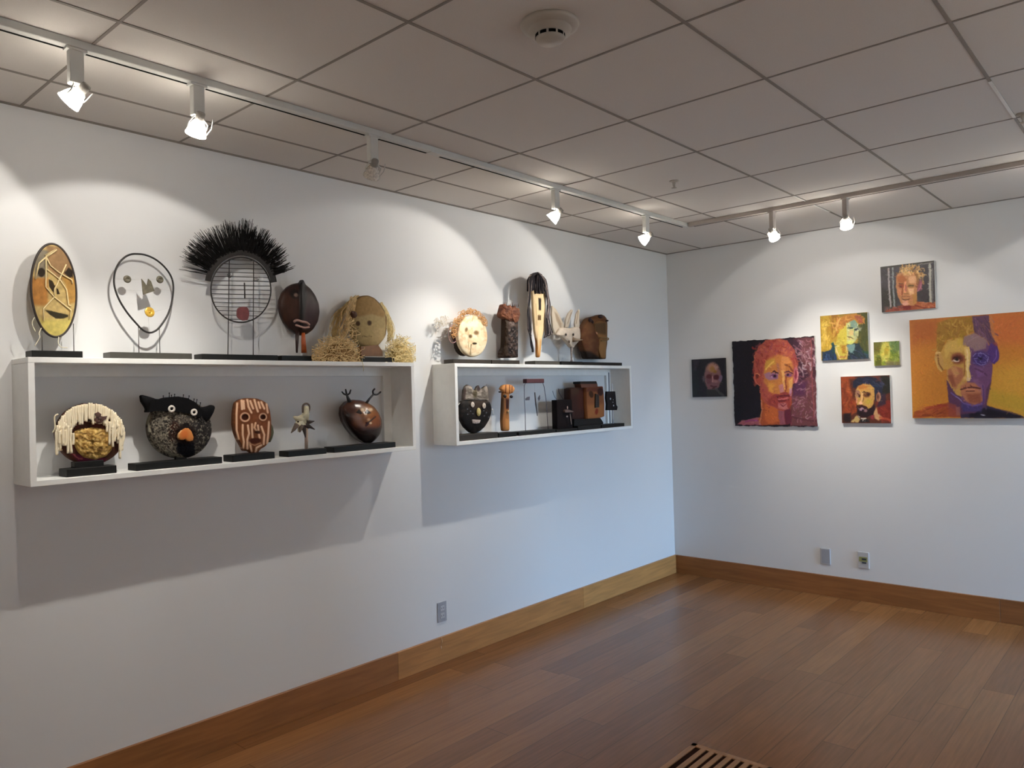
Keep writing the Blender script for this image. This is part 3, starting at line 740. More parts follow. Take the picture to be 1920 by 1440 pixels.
# 4 dark gourd mask
z = Z(500, 510, 8)
t = sculpture('gourd_mask', 'dark polished gourd mask with pale lips on an orange and black stem', 'mask', 528.5, 600, 't')
g4 = z((500, 160), (500, 125), (525, 112), (555, 115), (580, 185), (660, 250), (730, 350), (780, 470), (795, 600), (770, 740), (700, 860), (610, 930), (520, 955), (430, 925), (340, 860), (260, 770), (210, 660), (180, 540), (185, 430), (230, 310), (310, 220), (400, 175))
def r4(x, y): return 0.010 * np.exp(-((x - 566.5) / 5.0) ** 2) * (y < 620) + 0.012 * np.exp(-((x - 566) / 4) ** 2 - ((y - 527) / 8) ** 2)
def p4(P):
    P.poly((58, 32, 20), *z((180, 300), (480, 350), (480, 700), (250, 760)), soft=6); P.poly((52, 30, 32), *z((570, 420), (790, 460), (770, 800), (570, 860)), soft=5)
    P.poly((16, 10, 9), *z((480, 100), (580, 100), (600, 400), (555, 650), (545, 800), (490, 800), (500, 450)), soft=2.5)
    P.ell((22, 14, 12), *z((420, 330))[0], 9, 8, 20, .4); P.ell((120, 98, 86), *z((440, 345))[0], 4, 3.6, 10, .4)
    P.C *= (0.85 + .3 * fbm(P.X / 4, P.Y / 9, 2))[..., None]
relief('face_shell', g4, 0.050, 0.060, 0.038, t, mt=PAINTS, paint=p4, relf=r4, base=(44, 26, 22))
LIP = mat((168, 132, 120), 0.5, 0.15, 60, key='pale_lips')
mb = MB(); wire(mb, curve(z((405, 750), (450, 725), (530, 745), (600, 760), (645, 800)), 5), [0.003] + [0.0062] * 19 + [0.003], 0.103, 8); wire(mb, curve(z((430, 795), (500, 815), (570, 835), (645, 825)), 5), [0.002] + [0.005] * 14 + [0.002], 0.102, 8); mb.build('lips', LIP, t)
wire(MB(), [(557.5, 620), (557, 640), (556.5, 661.5)], [0.010, 0.008, 0.0045], 0.07, 10).build('dark_stem', mat((44, 20, 16), 0.4, 0.2, 40, key='stem_dark'), t)
wire(MB(), [(568.5, 624), (569, 640), (570, 661.5)], [0.0085, 0.011, 0.013], 0.075, 12).build('orange_stem', mat((176, 84, 36), 0.45, 0.15, 40, key='stem_orange'), t)

# 5 straw haired basket face
z = Z(580, 540, 9)
t = sculpture('straw_hair_mask', 'khaki basket face with long straw hair piled on both sides of it', 'mask', 679, 741, 't', h=0.029, df=0.13)
f5 = z((800, 180), (880, 130), (1000, 125), (1100, 170), (1200, 270), (1280, 400), (1310, 520), (1305, 680), (1290, 800), (1240, 880), (1170, 960), (1070, 1010), (940, 1010), (830, 970), (760, 900), (700, 800), (690, 650), (690, 480), (700, 380), (740, 280))
def p5(P):
    P.poly((146, 116, 72), *z((780, 120), (1100, 150), (1290, 420), (1250, 500), (1050, 440), (900, 470), (700, 500), (740, 280)), soft=2.5)
    P.stroke((104, 78, 46), 2.6, *z((800, 180), (880, 135), (1000, 130), (1100, 175), (1200, 280), (1285, 420), (1300, 600), (1290, 800)), soft=.6)
    for c in z((820, 600), (1015, 590)): P.ell((66, 46, 26), c[0], c[1], 4, 4.6, 0, .25)
    P.stroke((104, 84, 54), 1.4, *z((895, 812), (960, 820), (1050, 815))); P.stroke((120, 104, 72), 2, *z((720, 680), (830, 680))); P.stroke((120, 104, 72), 2, *z((760, 790), (860, 740)))
    P.poly((170, 146, 106), *z((1080, 700), (1280, 660), (1240, 860), (1150, 960), (1090, 900)), soft=3, a=.6)
    P.C *= (0.9 + .2 * fbm(P.X / 3, P.Y / 3, 6))[..., None]
relief('face_basket', f5, 0.052, 0.062, 0.034, t, paint=p5, base=(162, 140, 96))
mb = MB(); c = z((750, 450))[0]; mb.ell(at(*c, 0.098), (0.020, 0.012, 0.018)); mb.ell(at(c[0] - 3, c[1] - 4, 0.106), (0.008, 0.006, 0.008)); mb.build('eye_knot', mat((76, 42, 22), 0.7, 0.35, 120, key='brown_knot'), t)
MB().prism(z((870, 985), (1160, 960), (1230, 1060), (1240, 1150), (880, 1150)), 0.08, 0.112).build('neck', mat((120, 80, 44), 0.5, 0.15, 30, key='neck_wood'), t)
STRAW = mat((224, 194, 142), 0.75, 0.22, 60, key='straw'); STRAWY = mat((236, 216, 160), 0.75, 0.2, 60, key='straw_pale')
def straw(root, name, m, n, gen, seed):
    mb = MB(); r = random.Random(seed)
    for _ in range(n):
        pts, d0, d1 = gen(r); wire(mb, curve(pts, 3), 0.0015, d0, 4, d2=d1)
    o = mb.build(name, m, root); o['kind'] = 'stuff'; return o
def pile(cx, cy, rx, ry, ln=12):
    def g(r):
        a = r.uniform(0, PI); q = math.sqrt(r.random()); x = cx + rx * q * math.cos(a); y = cy - ry * q * math.sin(a); b = r.uniform(0, 2 * PI)
        pts = [(x, y)]; dep = r.uniform(0.05, 0.175) * (1 - .25 * q)
        if x < 604: dep = max(dep, 0.130)
        for _ in range(3):
            x += math.cos(b) * ln / 3; y += math.sin(b) * ln / 4; b += r.uniform(-1.1, 1.1); x = min(max(x, cx - rx * 1.05), cx + rx * 1.05); y = min(y, cy)
            pts.append((x, y))
        return pts, dep, dep + r.uniform(-.02, .02)
    return g
def mound(root, name, cx, cy, rx, ry, m):      # packed inner mass of the straw pile
    p = at(cx, cy, 0.095); e = at(cx + rx, cy, 0.095); h = at(cx, cy - ry, 0.095)
    mb = MB(); mb.ell(p, (abs(e.x - p.x) * .84, 0.040, abs(h.z - p.z) * .84), 20, 14); mb.v = [Vector((v.x, v.y, max(v.z, ZTOP + 0.001))) for v in mb.v]
    mb.build(name, m, root)
CORE = mat((140, 106, 62), 0.9, 0.35, 90, bump=0.8, key='straw_core_shaded')  # core darkened: shade in the gaps between straws put into its colour
mound(t, 'straw_bundle', 637, 676.5, 42, 39, CORE); mound(t, 'straw_bundle', 752, 678, 24, 40, mat((196, 170, 112), 0.9, 0.3, 90, bump=0.8, key='straw_core_pale'))
straw(t, 'loose_straw', STRAW, 760, pile(634, 678, 47, 44, 15), 11)
straw(t, 'loose_straw', STRAWY, 480, pile(751, 679, 27, 46, 13), 12)
def strand(x0, y0, x1, y1, sx, bow):
    def g(r):
        a = r.uniform(-1, 1); b = r.uniform(-1, 1); k = bow * r.uniform(.6, 1.3)
        c = r.uniform(-1, 1) * sx; return [(x0 + a * sx * .6, y0 + r.uniform(-2, 8)), (x0 * .66 + x1 * .34 + c + k, y0 * .66 + y1 * .34 + r.uniform(-5, 5)), (x0 * .33 + x1 * .67 - b * sx + k, y0 * .33 + y1 * .67 + r.uniform(-5, 5)), (x1 + b * sx, y1 + r.uniform(-5, 4))], 0.085 + r.uniform(-.01, .02), 0.10 + r.uniform(-.02, .02)
    return g
straw(t, 'hair_strand', STRAW, 34, strand(663, 557, 641, 650, 12, -3), 13)
def rstr(r):
    k = r.uniform(0, 1); return [(712 + 5 * k, 566 + 6 * r.random()), (722 + 6 * k, 588 + r.uniform(-3, 3)), (726 + 12 * k + r.uniform(-3, 3), 612 + 5 * k), (725 + 12 * r.random(), 636 + r.uniform(-8, 6))], 0.052 + r.uniform(-.01, .012), 0.062 + r.uniform(-.012, .012)
straw(t, 'hair_strand', STRAWY, 54, rstr, 14)
def lstr(r):
    k = r.uniform(0, 1); return [(675 - 8 * k, 553 + 8 * r.random()), (655 - 6 * k + r.uniform(-4, 4), 566 + 6 * k), (642 - 16 * k + r.uniform(-5, 5), 596 + r.uniform(-6, 6)), (633 - 16 * k + r.uniform(-4, 4), 640 + r.uniform(-8, 6))], 0.045 - .01 * k, 0.05
straw(t, 'hair_strand', mat((184, 156, 104), 0.8, 0.2, 60, key='straw_shadowed'), 46, lstr, 15)  # rear strands in darker straw, the shadow there put into their colour
def fstr(r):
    x, y = r.uniform(650, 668), r.uniform(590, 640); return [(x, y), (x + r.uniform(-9, 6), y + r.uniform(4, 10)), (x + r.uniform(2, 14), y + r.uniform(8, 18)), (x + r.uniform(-16, 18), y + r.uniform(14, 30))], 0.104, 0.118
straw(t, 'hair_strand', STRAW, 15, fstr, 16)
wire(MB(), [(678, 670), (679.5, 678), (682, 690), (681.5, 696)], 0.0012, 0.196, 5).build('hanging_straw', STRAWY, t)

# 6 round mask with dripping cream sticks
z = Z(90, 740, 9)
t = sculpture('drip_mask', 'round mask with a gold face under thick dripping cream strips, leftmost inside the left shelf', 'mask', 125.5, 219, 'i', h=0.030, df=0.165, dep=0.085)
def n6(x, y): return 0.0045 * (fbm(x / 3, y / 3, 8) - .5)
relief('shell', oval(169.5, 813.5, 64.5, 58, 0), 0.070, 0.095, 0.020, t, relf=n6, paint=lambda P: (P.noise((92, 40, 32), 6, .5, .2, .8), P.poly((104, 34, 62), *z((400, 1000), (1000, 1080), (900, 1200), (550, 1180)), soft=2), P.stroke((178, 96, 92), 2, *z((430, 1010), (520, 1080), (580, 1080)))), base=(70, 44, 30))
def p6(P):
    P.noise((150, 112, 56), 5, .52, .1, .8, 4, 1, 1.6); P.noise((222, 190, 122), 4, .6, .06, .8, 9)
    for q, w in ((((440, 640), (560, 650), (740, 660)), 2.4), (((800, 670), (920, 620), (1000, 620)), 2.2), (((700, 780), (790, 800), (880, 780)), 2), (((640, 960), (760, 990), (900, 960)), 2.6)): P.stroke((112, 80, 36), w, *z(*q), a=.8)
    P.ell((96, 66, 28), *z((880, 920))[0], 5.5, 4.2, -20, .4); P.ell((120, 84, 40), *z((540, 720))[0], 7, 4, 0, .5, .6); P.ell((120, 84, 40), *z((930, 700))[0], 7, 4, 0, .5, .6)
relief('gold_face', z((560, 560), (760, 540), (960, 570), (1080, 660), (1110, 800), (1080, 930), (980, 1040), (800, 1100), (600, 1060), (480, 950), (430, 830), (400, 700), (440, 610)), 0.095, 0.108, 0.022, t, paint=p6, relf=lambda x, y: 0.010 * (fbm(x / 4, y / 4, 21) - .5) + 0.012 * np.exp(-((x - 176) / 5) ** 2 - ((y - 818) / 8) ** 2), base=(196, 158, 86))
CREAM = mat((240, 226, 196), 0.6, 0.06, 60, key='cream_strip')
r6 = random.Random(2)
for k in range(44):
    u = (k + .5) / 44; a = PI - PI * u; ex = 1 + 0.02 * r6.uniform(-1, 1)
    x0 = 169.5 + 63 * math.cos(a) * ex; y0 = 811 - 55 * math.sin(a) * ex
    edge = abs(2 * u - 1)
    L = (31 + 8 * r6.random()) if edge < .5 else (36 + 32 * min(1, (edge - .5) * 2.6)) * r6.uniform(.8, 1.1)
    if u > .72: L *= 1.05
    if edge > .84: L *= .6
    x1 = x0 + r6.uniform(-1.5, 1.5) - 1.5 * math.cos(a) * 2; dd = 0.118 + .012 * (1 - edge)
    ps = curve([(x0, y0), (x0 * .7 + x1 * .3, y0 + L * .35), (x1 + r6.uniform(-1, 1), y0 + L * .7), (x1, y0 + L)], 3)
    w = r6.uniform(.0038, .0056)
    wire(MB(), ps, [w * .8] + [w] * (len(ps) - 2) + [w * .9], dd, 7).build('cream_strip', CREAM, t)
mb = MB(); r6 = random.Random(5)
for k in range(90):                           # second, ragged layer along the top and left
    a = r6.uniform(.15, PI - .05); q = r6.uniform(.62, .98); x0 = 169.5 + 63 * math.cos(a) * q; y0 = 812 - 57 * math.sin(a) * q; L = r6.uniform(8, 17)
    wire(mb, [(x0, y0), (x0 + r6.uniform(-2, 2), y0 + L / 2), (x0 + r6.uniform(-3, 3), y0 + L)], r6.uniform(.003, .0048), 0.124, 6)
mb.build('short_strips', CREAM, t)
for x0, y0, L in ((118, 800, 34), (123, 806, 30), (128, 798, 52), (133, 802, 48), (137, 812, 22), (112, 808, 24), (206, 790, 44), (211, 798, 40), (216, 788, 40), (222, 796, 30), (228, 792, 26), (201, 788, 22)):
    wire(MB(), curve([(x0, y0), (x0 + r6.uniform(-1, 1), y0 + L * .5), (x0 + r6.uniform(-1, 2), y0 + L)], 4), 0.0046, 0.126, 7).build('cream_strip', CREAM, t)
mb = MB()
for q in ([(170, 330), (110, 380), (120, 560), (80, 640)], [(170, 870), (190, 930), (240, 930)]): wire(mb, curve(z(*q), 4), 0.003, 0.10, 6)
mb.build('side_strip', CREAM, t)
mb = MB(); c = at(*z((860, 420))[0], 0.130); mb.lathe(c + Vector((0, .004, 0)), [(0, 0), (0.016, 0), (0.018, 0.003), (0.014, 0.008), (0, 0.006)], (0, -1, 0), 20); mb.ell(c + Vector((0.002, -.004, .004)), (0.007, .004, .006)); mb.prism(z((790, 320), (850, 290), (900, 330), (890, 370), (820, 380)), 0.13, 0.136); mb.prism(z((900, 370), (1000, 360), (980, 420), (920, 430)), 0.128, 0.134)
mb.build('eye_button', mat((84, 56, 48), 0.6, 0.3, 90, key='brown_button'), t)
mb = MB(); [mb.ell(at(*c, 0.124), (0.008, .005, .006)) for c in z((470, 440), (560, 460), (710, 450))]; mb.prism(z((655, 150), (690, 145), (700, 215), (672, 220)), 0.12, 0.128); mb.build('dark_knots', mat((58, 38, 24), 0.7, 0.3, 90, key='dark_knot'), t)
zb = ZIN + .03
pc = at(168, 868, 0.12); MB().box((pc.x - .055, -.125, zb - .001), (pc.x + .05, -.085, zb + .022), .001).build('mount', BASEM, t)

# 7 cat eared speckled mask
z = Z(240, 720, 8.47)
t = sculpture('cat_ear_mask', 'black cat-eared round mask of speckled grey with ring eyes and an orange heart nose', 'mask', 256, 417, 'i', h=0.028, df=0.168, dep=0.085)
def p7(P):
    P.ell((74, 66, 58), 352, 800, 34, 48, 0, .3); P.ell((38, 34, 34), 382, 810, 22, 40, 0, .4, .9); P.ell((58, 28, 20), *z((720, 740))[0], 9, 20, 10, .4, .9)
    P.noise((164, 156, 136), 2.1, .62, .05, .75, 5); P.noise((30, 26, 24), 2.4, .58, .08, .8, 15)
    P.poly((14, 12, 20), *z((790, 930), (1050, 930), (1070, 1150), (930, 1180), (780, 1080)), soft=2); P.ell((30, 14, 10), *z((910, 800))[0], 19, 18, 0, .25)
    P.ell((18, 10, 8), *z((925, 650))[0], 6, 5, 0, .4); P.stroke((150, 142, 124), 4, *z((640, 500), (590, 560)), a=.7); P.stroke((128, 124, 104), 3, *z((480, 960), (620, 1090), (840, 1160)), a=.6); P.stroke((168, 168, 150), 3, *z((350, 480), (320, 620), (335, 760)), a=.7)
def r7(x, y): return 0.018 * np.exp(-(((x - 349) / 20) ** 2 + ((y - 805) / 24) ** 2) ** 2) + .004 * (fbm(x / 1.8, y / 1.8, 5, 2) - .5)
relief('face', oval(336.5, 803, 60.5, 56.5, 8), 0.075, 0.092, 0.034, t, paint=p7, relf=r7, rings=70, n=190, base=(104, 97, 86), sm=None)
cap = z((195, 190), (215, 172), (240, 175), (400, 220), (540, 243), (640, 212), (800, 198), (950, 225), (1060, 285), (1150, 365), (1260, 355), (1320, 330), (1370, 345), (1385, 375), (1360, 450), (1300, 560), (1240, 600), (1150, 560), (1100, 500), (980, 480), (800, 445), (600, 440), (450, 430), (300, 450), (270, 370), (210, 280))
capn = len(cap)
BLKF = mat((11, 10, 13), 0.8, 0.3, 120, bump=0.4, spec=0.15, key='black_felt')
# cap: crown band plus two ears, each its own piece
MB().prism(z((430, 235), (540, 243), (640, 212), (800, 198), (950, 225), (1060, 285), (1150, 365), (1180, 480), (1150, 545), (1080, 500), (980, 470), (800, 438), (600, 432), (450, 425), (330, 450), (360, 300)), 0.085, 0.132).build('crown', BLKF, t)
relief('ear', z((195, 190), (215, 172), (240, 175), (400, 220), (470, 250), (450, 350), (400, 440), (300, 452), (270, 370), (210, 280)), 0.092, 0.104, 0.014, t, mt=BLKF, n=60, rings=8, sm=1)
relief('ear', z((1130, 375), (1260, 355), (1320, 330), (1370, 345), (1385, 375), (1360, 450), (1300, 560), (1240, 620), (1160, 560)), 0.092, 0.104, 0.014, t, mt=BLKF, n=60, rings=8, sm=1)
mb = MB()
for x, y in z((560, 190), (655, 145), (690, 180), (740, 165), (880, 175), (970, 190), (1050, 240), (1095, 250), (1150, 300)):
    wire(mb, [(x + (0 if x < 340 else -1.5), y + 8), (x, y + 1)], [0.002, 0.0012], 0.108, 6); mb.ell(at(x, y, 0.108), 0.0026, 8, 6)
mb.build('spikes', BLKF, t)
RING = mat((222, 214, 204), 0.5, 0.05, 60, key='ring_white')
for c, dd in ((z((690, 395))[0], 0.136), (z((1045, 450))[0], 0.134)):
    p = at(*c, dd); e = MB().lathe(p, [(0.0062, 0), (0.0145, 0), (0.0155, 0.002), (0.0135, 0.0045), (0.0075, 0.0045), (0.0060, 0.002), (0.0062, 0)], (0, -1, 0), 24).build('eye_ring', RING, t)
    pu = MB().lathe(p, [(0, 0.0005), (0.0063, 0.0005), (0.0063, 0.002), (0, 0.003)], (0, -1, 0), 16).build('pupil', SLOT, e)
relief('heart_nose', z((900, 692), (960, 700), (1010, 755), (1045, 850), (1030, 900), (970, 915), (925, 895), (915, 875), (880, 890), (820, 885), (795, 850), (797, 790), (835, 735)), 0.128, 0.142, 0.006, t, rings=12, n=70, sm=1, paint=lambda P: (P.ell((206, 112, 52), *z((900, 800))[0], 7, 8, 0, .5), P.stroke((232, 184, 130), 2, *z((800, 860), (805, 790), (850, 735)))), base=(206, 130, 68))
MB().prism([(330, 852), (350, 852), (350, 868), (330, 868)], 0.085, 0.10).build('support_post', BASEM, t)

# 8 striped clay mask
z = Z(420, 730, 9.143)
t = sculpture('striped_mask', 'long clay mask with brown and cream vertical stripes and round hollow eyes', 'mask', 436.5, 515.5, 'i', h=0.030, df=0.168, dep=0.085)
f8 = z((200, 230), (280, 170), (380, 152), (550, 155), (660, 190), (750, 250), (790, 370), (808, 520), (812, 640), (805, 790), (760, 920), (700, 985), (630, 1020), (590, 1080), (480, 1095), (410, 1050), (340, 1060), (290, 950), (230, 850), (190, 740), (165, 600), (170, 400))
S8 = [((225, 240), (215, 420), (215, 700), (250, 850)), ((300, 190), (310, 340)), ((335, 200), (345, 330)), ((400, 180), (420, 300), (470, 400)), ((450, 200), (500, 330)), ((520, 180), (560, 320), (580, 380)), ((590, 220), (620, 320)), ((640, 220), (690, 330)), ((730, 250), (750, 400)), ((320, 610), (320, 780), (340, 900), (330, 1000)), ((410, 620), (430, 760), (400, 860), (400, 1020)), ((480, 600), (480, 700), (490, 830)), ((540, 580), (520, 660), (560, 720)), ((580, 620), (590, 700)), ((640, 640), (690, 780), (680, 940)), ((770, 560), (760, 740), (740, 930)), ((600, 780), (610, 840)), ((440, 900), (470, 1060)), ((640, 960), (560, 1000), (540, 1080))]
def p8(P):
    P.noise((112, 62, 34), 4, .5, .2, .6, 3)
    for q in S8: P.stroke((244, 200, 164), 3.9, *z(*q), soft=.4)
    for c, r in ((z((360, 480))[0], 9.5), (z((668, 475))[0], 7.6)):
        P.ell((120, 66, 38), *c, r * 1.35, r * 1.3); P.ell((220, 172, 138), *c, r * 1.02, r * .98, 0, .1); P.ell((74, 34, 18), *c, r * .68, r * .62, 0, .12)
    P.ell((74, 32, 20), *z((530, 880))[0], 11, 5, -5, .3); P.stroke((190, 140, 106), 2, *z((430, 930), (530, 960), (630, 920))); P.ell((70, 36, 24), *z((575, 735))[0], 6, 2.5, 0, .5)
def r8(x, y):
    h = 0.014 * np.exp(-((x - 481.5) / 4.5) ** 2 - ((y - 797) / 12) ** 2)
    for q in S8:
        pts = z(*q); d = np.full(x.shape, 1e9)
        for (ax, ay), (bx, by) in zip(pts[:-1], pts[1:]):
            L = (bx - ax) ** 2 + (by - ay) ** 2; tt = np.clip(((x - ax) * (bx - ax) + (y - ay) * (by - ay)) / L, 0, 1); d = np.minimum(d, np.hypot(x - ax - tt * (bx - ax), y - ay - tt * (by - ay)))
        h = h + 0.0022 * np.exp(-(d / 1.7) ** 2)
    for c, r in ((z((360, 480))[0], 9.5), (z((668, 475))[0], 7.6)):
        d = np.hypot(x - c[0], y - c[1]); h = h + 0.003 * np.exp(-((d - r * .85) / 1.6) ** 2) - 0.008 * smooth((r * .7 - d) / 2)
    return h
relief('face', f8, 0.082, 0.104, 0.024, t, paint=p8, relf=r8, rings=64, n=170, base=(134, 78, 46))
relief('side_bark', z((790, 560), (840, 640), (855, 740), (830, 840), (790, 920), (770, 820), (780, 680)), 0.075, 0.09, 0.006, t, mt=mat((104, 104, 78), 0.8, 0.2, 60, key='bark_green'), rings=6, n=40, sm=1)

# 9 small spiky star creature
z = Z(420, 730, 9.143)
t = sculpture('star_creature', 'small spiky starfish-like figure with brown-tipped arms on a pale peg', 'figurine', 540.5, 612.5, 'i', h=0.027, df=0.168, dep=0.08)
BONE = mat((214, 206, 176), 0.65, 0.2, 80, key='bone'); BRT = mat((108, 92, 82), 0.65, 0.2, 60, key='brown_tip'); DK = mat((60, 48, 44), 0.6, 0.2, 60, key='dark_spine')
mb = MB(); mb.ell(at(*z((1345, 545))[0], 0.115), (0.034, 0.020, 0.032))
for q in ([(1370, 520), (1400, 420), (1408, 285)], [(1330, 540), (1250, 500), (1190, 470)], [(1320, 570), (1240, 620), (1165, 700)], [(1340, 590), (1300, 660), (1275, 730)]): wire(mb, z(*q), [0.024, 0.017 if q[0][0] == 1370 else 0.013, 0.012 if q[0][0] == 1370 else 0.003], 0.116, 10)
mb.build('body', BONE, t)
mb = MB(); wire(mb, curve(z((1352, 400), (1350, 300), (1372, 258), (1410, 244), (1450, 262), (1464, 320), (1446, 400)), 4), 0.0050, 0.117, 8); mb.build('arm_tip', BRT, t)
for q in ([(1330, 610), (1310, 690), (1300, 740)], [(1360, 610), (1375, 710), (1396, 825)], [(1390, 590), (1470, 640), (1556, 688)], [(1400, 560), (1480, 560), (1548, 545)], [(1400, 600), (1450, 650), (1500, 660)], [(1250, 600), (1200, 690), (1150, 748)]):
    wire(MB(), z(*q), [0.013, 0.008, 0.0020], 0.125, 8).build('spine', DK if q[0][0] > 1350 else BRT, t)
MB().ell(at(*z((1270, 555))[0], 0.143), 0.0042).build('eye', SLOT, t); MB().ell(at(*z((1400, 630))[0], 0.135), (.008, .005, .007)).build('mouth', mat((58, 24, 20), .6, .2, 50, key='mouth_dark'), t)
a, b = z((1410, 640), (1415, 1030)); pa = at(*a, .115); pb = at(*b, .115); MB().tube([(pb.x, -.115, ZIN + .026), pa], 0.0085, 12).build('peg', mat((202, 178, 160), 0.5, 0.1, 50, key='pink_peg'), t)

# 10 gourd with antlers
z = Z(610, 710, 8.47)
t = sculpture('antlered_gourd', 'glossy brown gourd head with two small black antlers, inside the left shelf', 'mask', 626.5, 742, 'i', h=0.028, df=0.168, dep=0.085)
g10 = z((330, 370), (430, 330), (560, 340), (680, 380), (780, 450), (850, 540), (895, 650), (900, 770), (870, 880), (800, 970), (740, 1020), (620, 1025), (520, 970), (420, 880), (340, 780), (280, 670), (250, 560), (262, 450))
def p10(P):
    P.ell((148, 96, 54), *z((680, 600))[0], 20, 22, -15, .5); P.ell((126, 84, 60), *z((560, 650))[0], 14, 14, 0, .5, .8); P.ell((132, 70, 38), *z((800, 690))[0], 11, 16, 0, .5, .8)
    P.poly((38, 24, 24), *z((300, 760), (600, 800), (900, 780), (880, 1040), (500, 1040)), soft=8); P.poly((30, 14, 14), *z((240, 500), (380, 560), (480, 900), (300, 800)), soft=6)
    for q in (((485, 540), (540, 480), (590, 550), (560, 565)), ((620, 545), (660, 485), (730, 545), (680, 562))): P.poly((24, 12, 8), *z(*q), soft=.6)
    for c in z((590, 495), (725, 490)): P.ell((214, 186, 150), *c, 3.4, 3, 0, .5)  # painted highlights beside the eyes
    P.stroke((30, 12, 8), 2.2, *z((640, 740), (700, 685), (795, 605))); P.poly((60, 14, 12), *z((640, 690), (700, 690), (690, 730), (640, 770)), soft=.7); P.ell((226, 196, 160), *z((720, 705))[0], 2.4, 2, 0, .5); P.ell((196, 150, 110), *z((690, 650))[0], 3, 2.5, 0, .6)
def r10(x, y):
    c = z((640, 610))[0]; return 0.010 * np.exp(-((x - c[0]) / 7) ** 2 - ((y - c[1]) / 9) ** 2)
relief('head', g10, 0.060, 0.082, 0.062, t, mt=PAINTG, paint=p10, relf=r10, base=(72, 40, 30), rings=48, n=140)
ANT = mat((26, 26, 32), 0.5, 0.15, 50, key='antler_black')
mb = MB(); wire(mb, z((385, 370), (360, 310), (340, 255)), [0.012, 0.008, 0.005], 0.10, 8)
for q in ([(345, 262), (290, 240), (262, 205)], [(340, 255), (330, 210), (322, 165)], [(345, 262), (385, 235), (405, 175)]): wire(mb, z(*q), [0.005, 0.0045, 0.0035], 0.10, 8)
mb.build('antler', ANT, t)
mb = MB(); wire(mb, z((655, 385), (700, 320), (765, 248)), [0.008, 0.0055, 0.005], 0.10, 8)
for q in ([(765, 250), (755, 200), (785, 160)], [(765, 250), (825, 250), (880, 208)]): wire(mb, curve(z(*q), 3), 0.0048, 0.10, 8)
mb.build('antler', ANT, t)

# 11 cream oval face with curls
z = Z(800, 560, 10.29)
t = sculpture('curly_mask', 'cream oval face with tangled tan curls, leftmost on the right shelf top', 'mask', 850, 921, 't', h=0.026, df=0.15, dep=0.08, m=BASEB)
f11 = oval(885.8, 630, 27.8, 39.2, -3)
def p11(P):
    P.noise((214, 176, 132), 7, .58, .12, .7, 12); P.noise((250, 240, 214), 5, .55, .12, .5, 22)
    for c, rx_, ry_ in ((z((765, 600))[0], 2.6, 4), (z((955, 660))[0], 4.4, 3.8), (z((848, 725))[0], 3, 3.2)): P.ell((132, 104, 70), *c, rx_, ry_, 15, .5)
    P.ell((50, 42, 24), *z((925, 865))[0], 4.2, 1.9, 0, .3); P.stroke((116, 98, 66), 1.6, *z((860, 880), (850, 980), (845, 1085))); P.stroke((160, 138, 100), 1, *z((800, 830), (810, 940)))
    P.stroke((178, 140, 96), 2.4, *z((1000, 350), (1050, 430), (1100, 520)), a=.7); P.stroke((178, 140, 96), 2, *z((900, 330), (880, 430)), a=.7)
def r11(x, y):
    c = z((845, 690))[0]; return 0.010 * np.exp(-((x - c[0]) / 3.5) ** 2 - ((y - c[1]) / 6) ** 2) - .003 * np.exp(-((x - 874) / 4) ** 2 - ((y - 618) / 4) ** 2) - .003 * np.exp(-((x - 893) / 4) ** 2 - ((y - 624) / 4) ** 2)
relief('face', f11, 0.095, 0.112, 0.020, t, paint=p11, relf=r11, base=(236, 214, 174), rings=40, n=120)
mb = MB(); r = random.Random(9)
for k in range(150):
    a = math.radians(r.uniform(25, 185)); q = r.uniform(.92, 1.12); x = 883 + 29 * math.cos(a) * q - (6 * r.random() if a > 1.8 else 0); y = 628 - 42 * math.sin(a) * q
    pts = []; b = r.uniform(0, 6.28); rad = r.uniform(2, 4.5); dr = r.choice((-1, 1))
    for j in range(9): pts.append((x + rad * math.cos(b + dr * j * .6), y + rad * math.sin(b + dr * j * .6) * .9))
    wire(mb, pts, 0.0017, 0.092 + r.uniform(-.015, .036), 4)
mb.build('curls', mat((216, 166, 108), 0.75, 0.3, 60, key='tan_curls'), t)['kind'] = 'stuff'
mb = MB(); r = random.Random(19)
for k in range(46):
    x = r.uniform(816, 838); y = 596 + (838 - x) * .35 + r.uniform(0, 18); wire(mb, curve([(x, y), (x + r.uniform(-4, 4), y - r.uniform(3, 9)), (x + r.uniform(-5, 7), y - r.uniform(-2, 8))], 4), 0.0011, 0.05 + r.uniform(-.01, .01), 4)
for k in range(6): wire(mb, curve([(862, 606 + 5 * k), (846, 600 + 4 * k + r.uniform(-4, 3)), (826 + 2 * k, 602 + 5 * k)], 4), 0.0011, 0.085, 4, d2=0.05)
mb.build('pale_wisps', mat((226, 216, 200), 0.7, 0.1, 60, key='pale_wisp'), t)['kind'] = 'stuff'
mb = MB(); mb.ell(at(*z((540, 690))[0], 0.075), (0.026, 0.020, 0.045)); mb.build('ear', mat((58, 18, 26), 0.6, 0.2, 50, key='dark_red'), t)
mb = MB(); wire(mb, oval(*z((510, 680))[0], 8.5, 17, 0, 24), 0.0022, 0.098, 6, True); mb.build('ear_rim', mat((196, 150, 150), 0.6, 0.1, 50, key='pink_rim'), t)
mb = MB(); mb.ell(at(868, 646, 0.07), (0.075, 0.022, 0.070)); mb.v = [Vector((v.x, v.y, max(v.z, ZTOP + .03))) for v in mb.v]; mb.build('back_body', mat((64, 50, 42), 0.7, 0.25, 40, key='back_brown'), t)

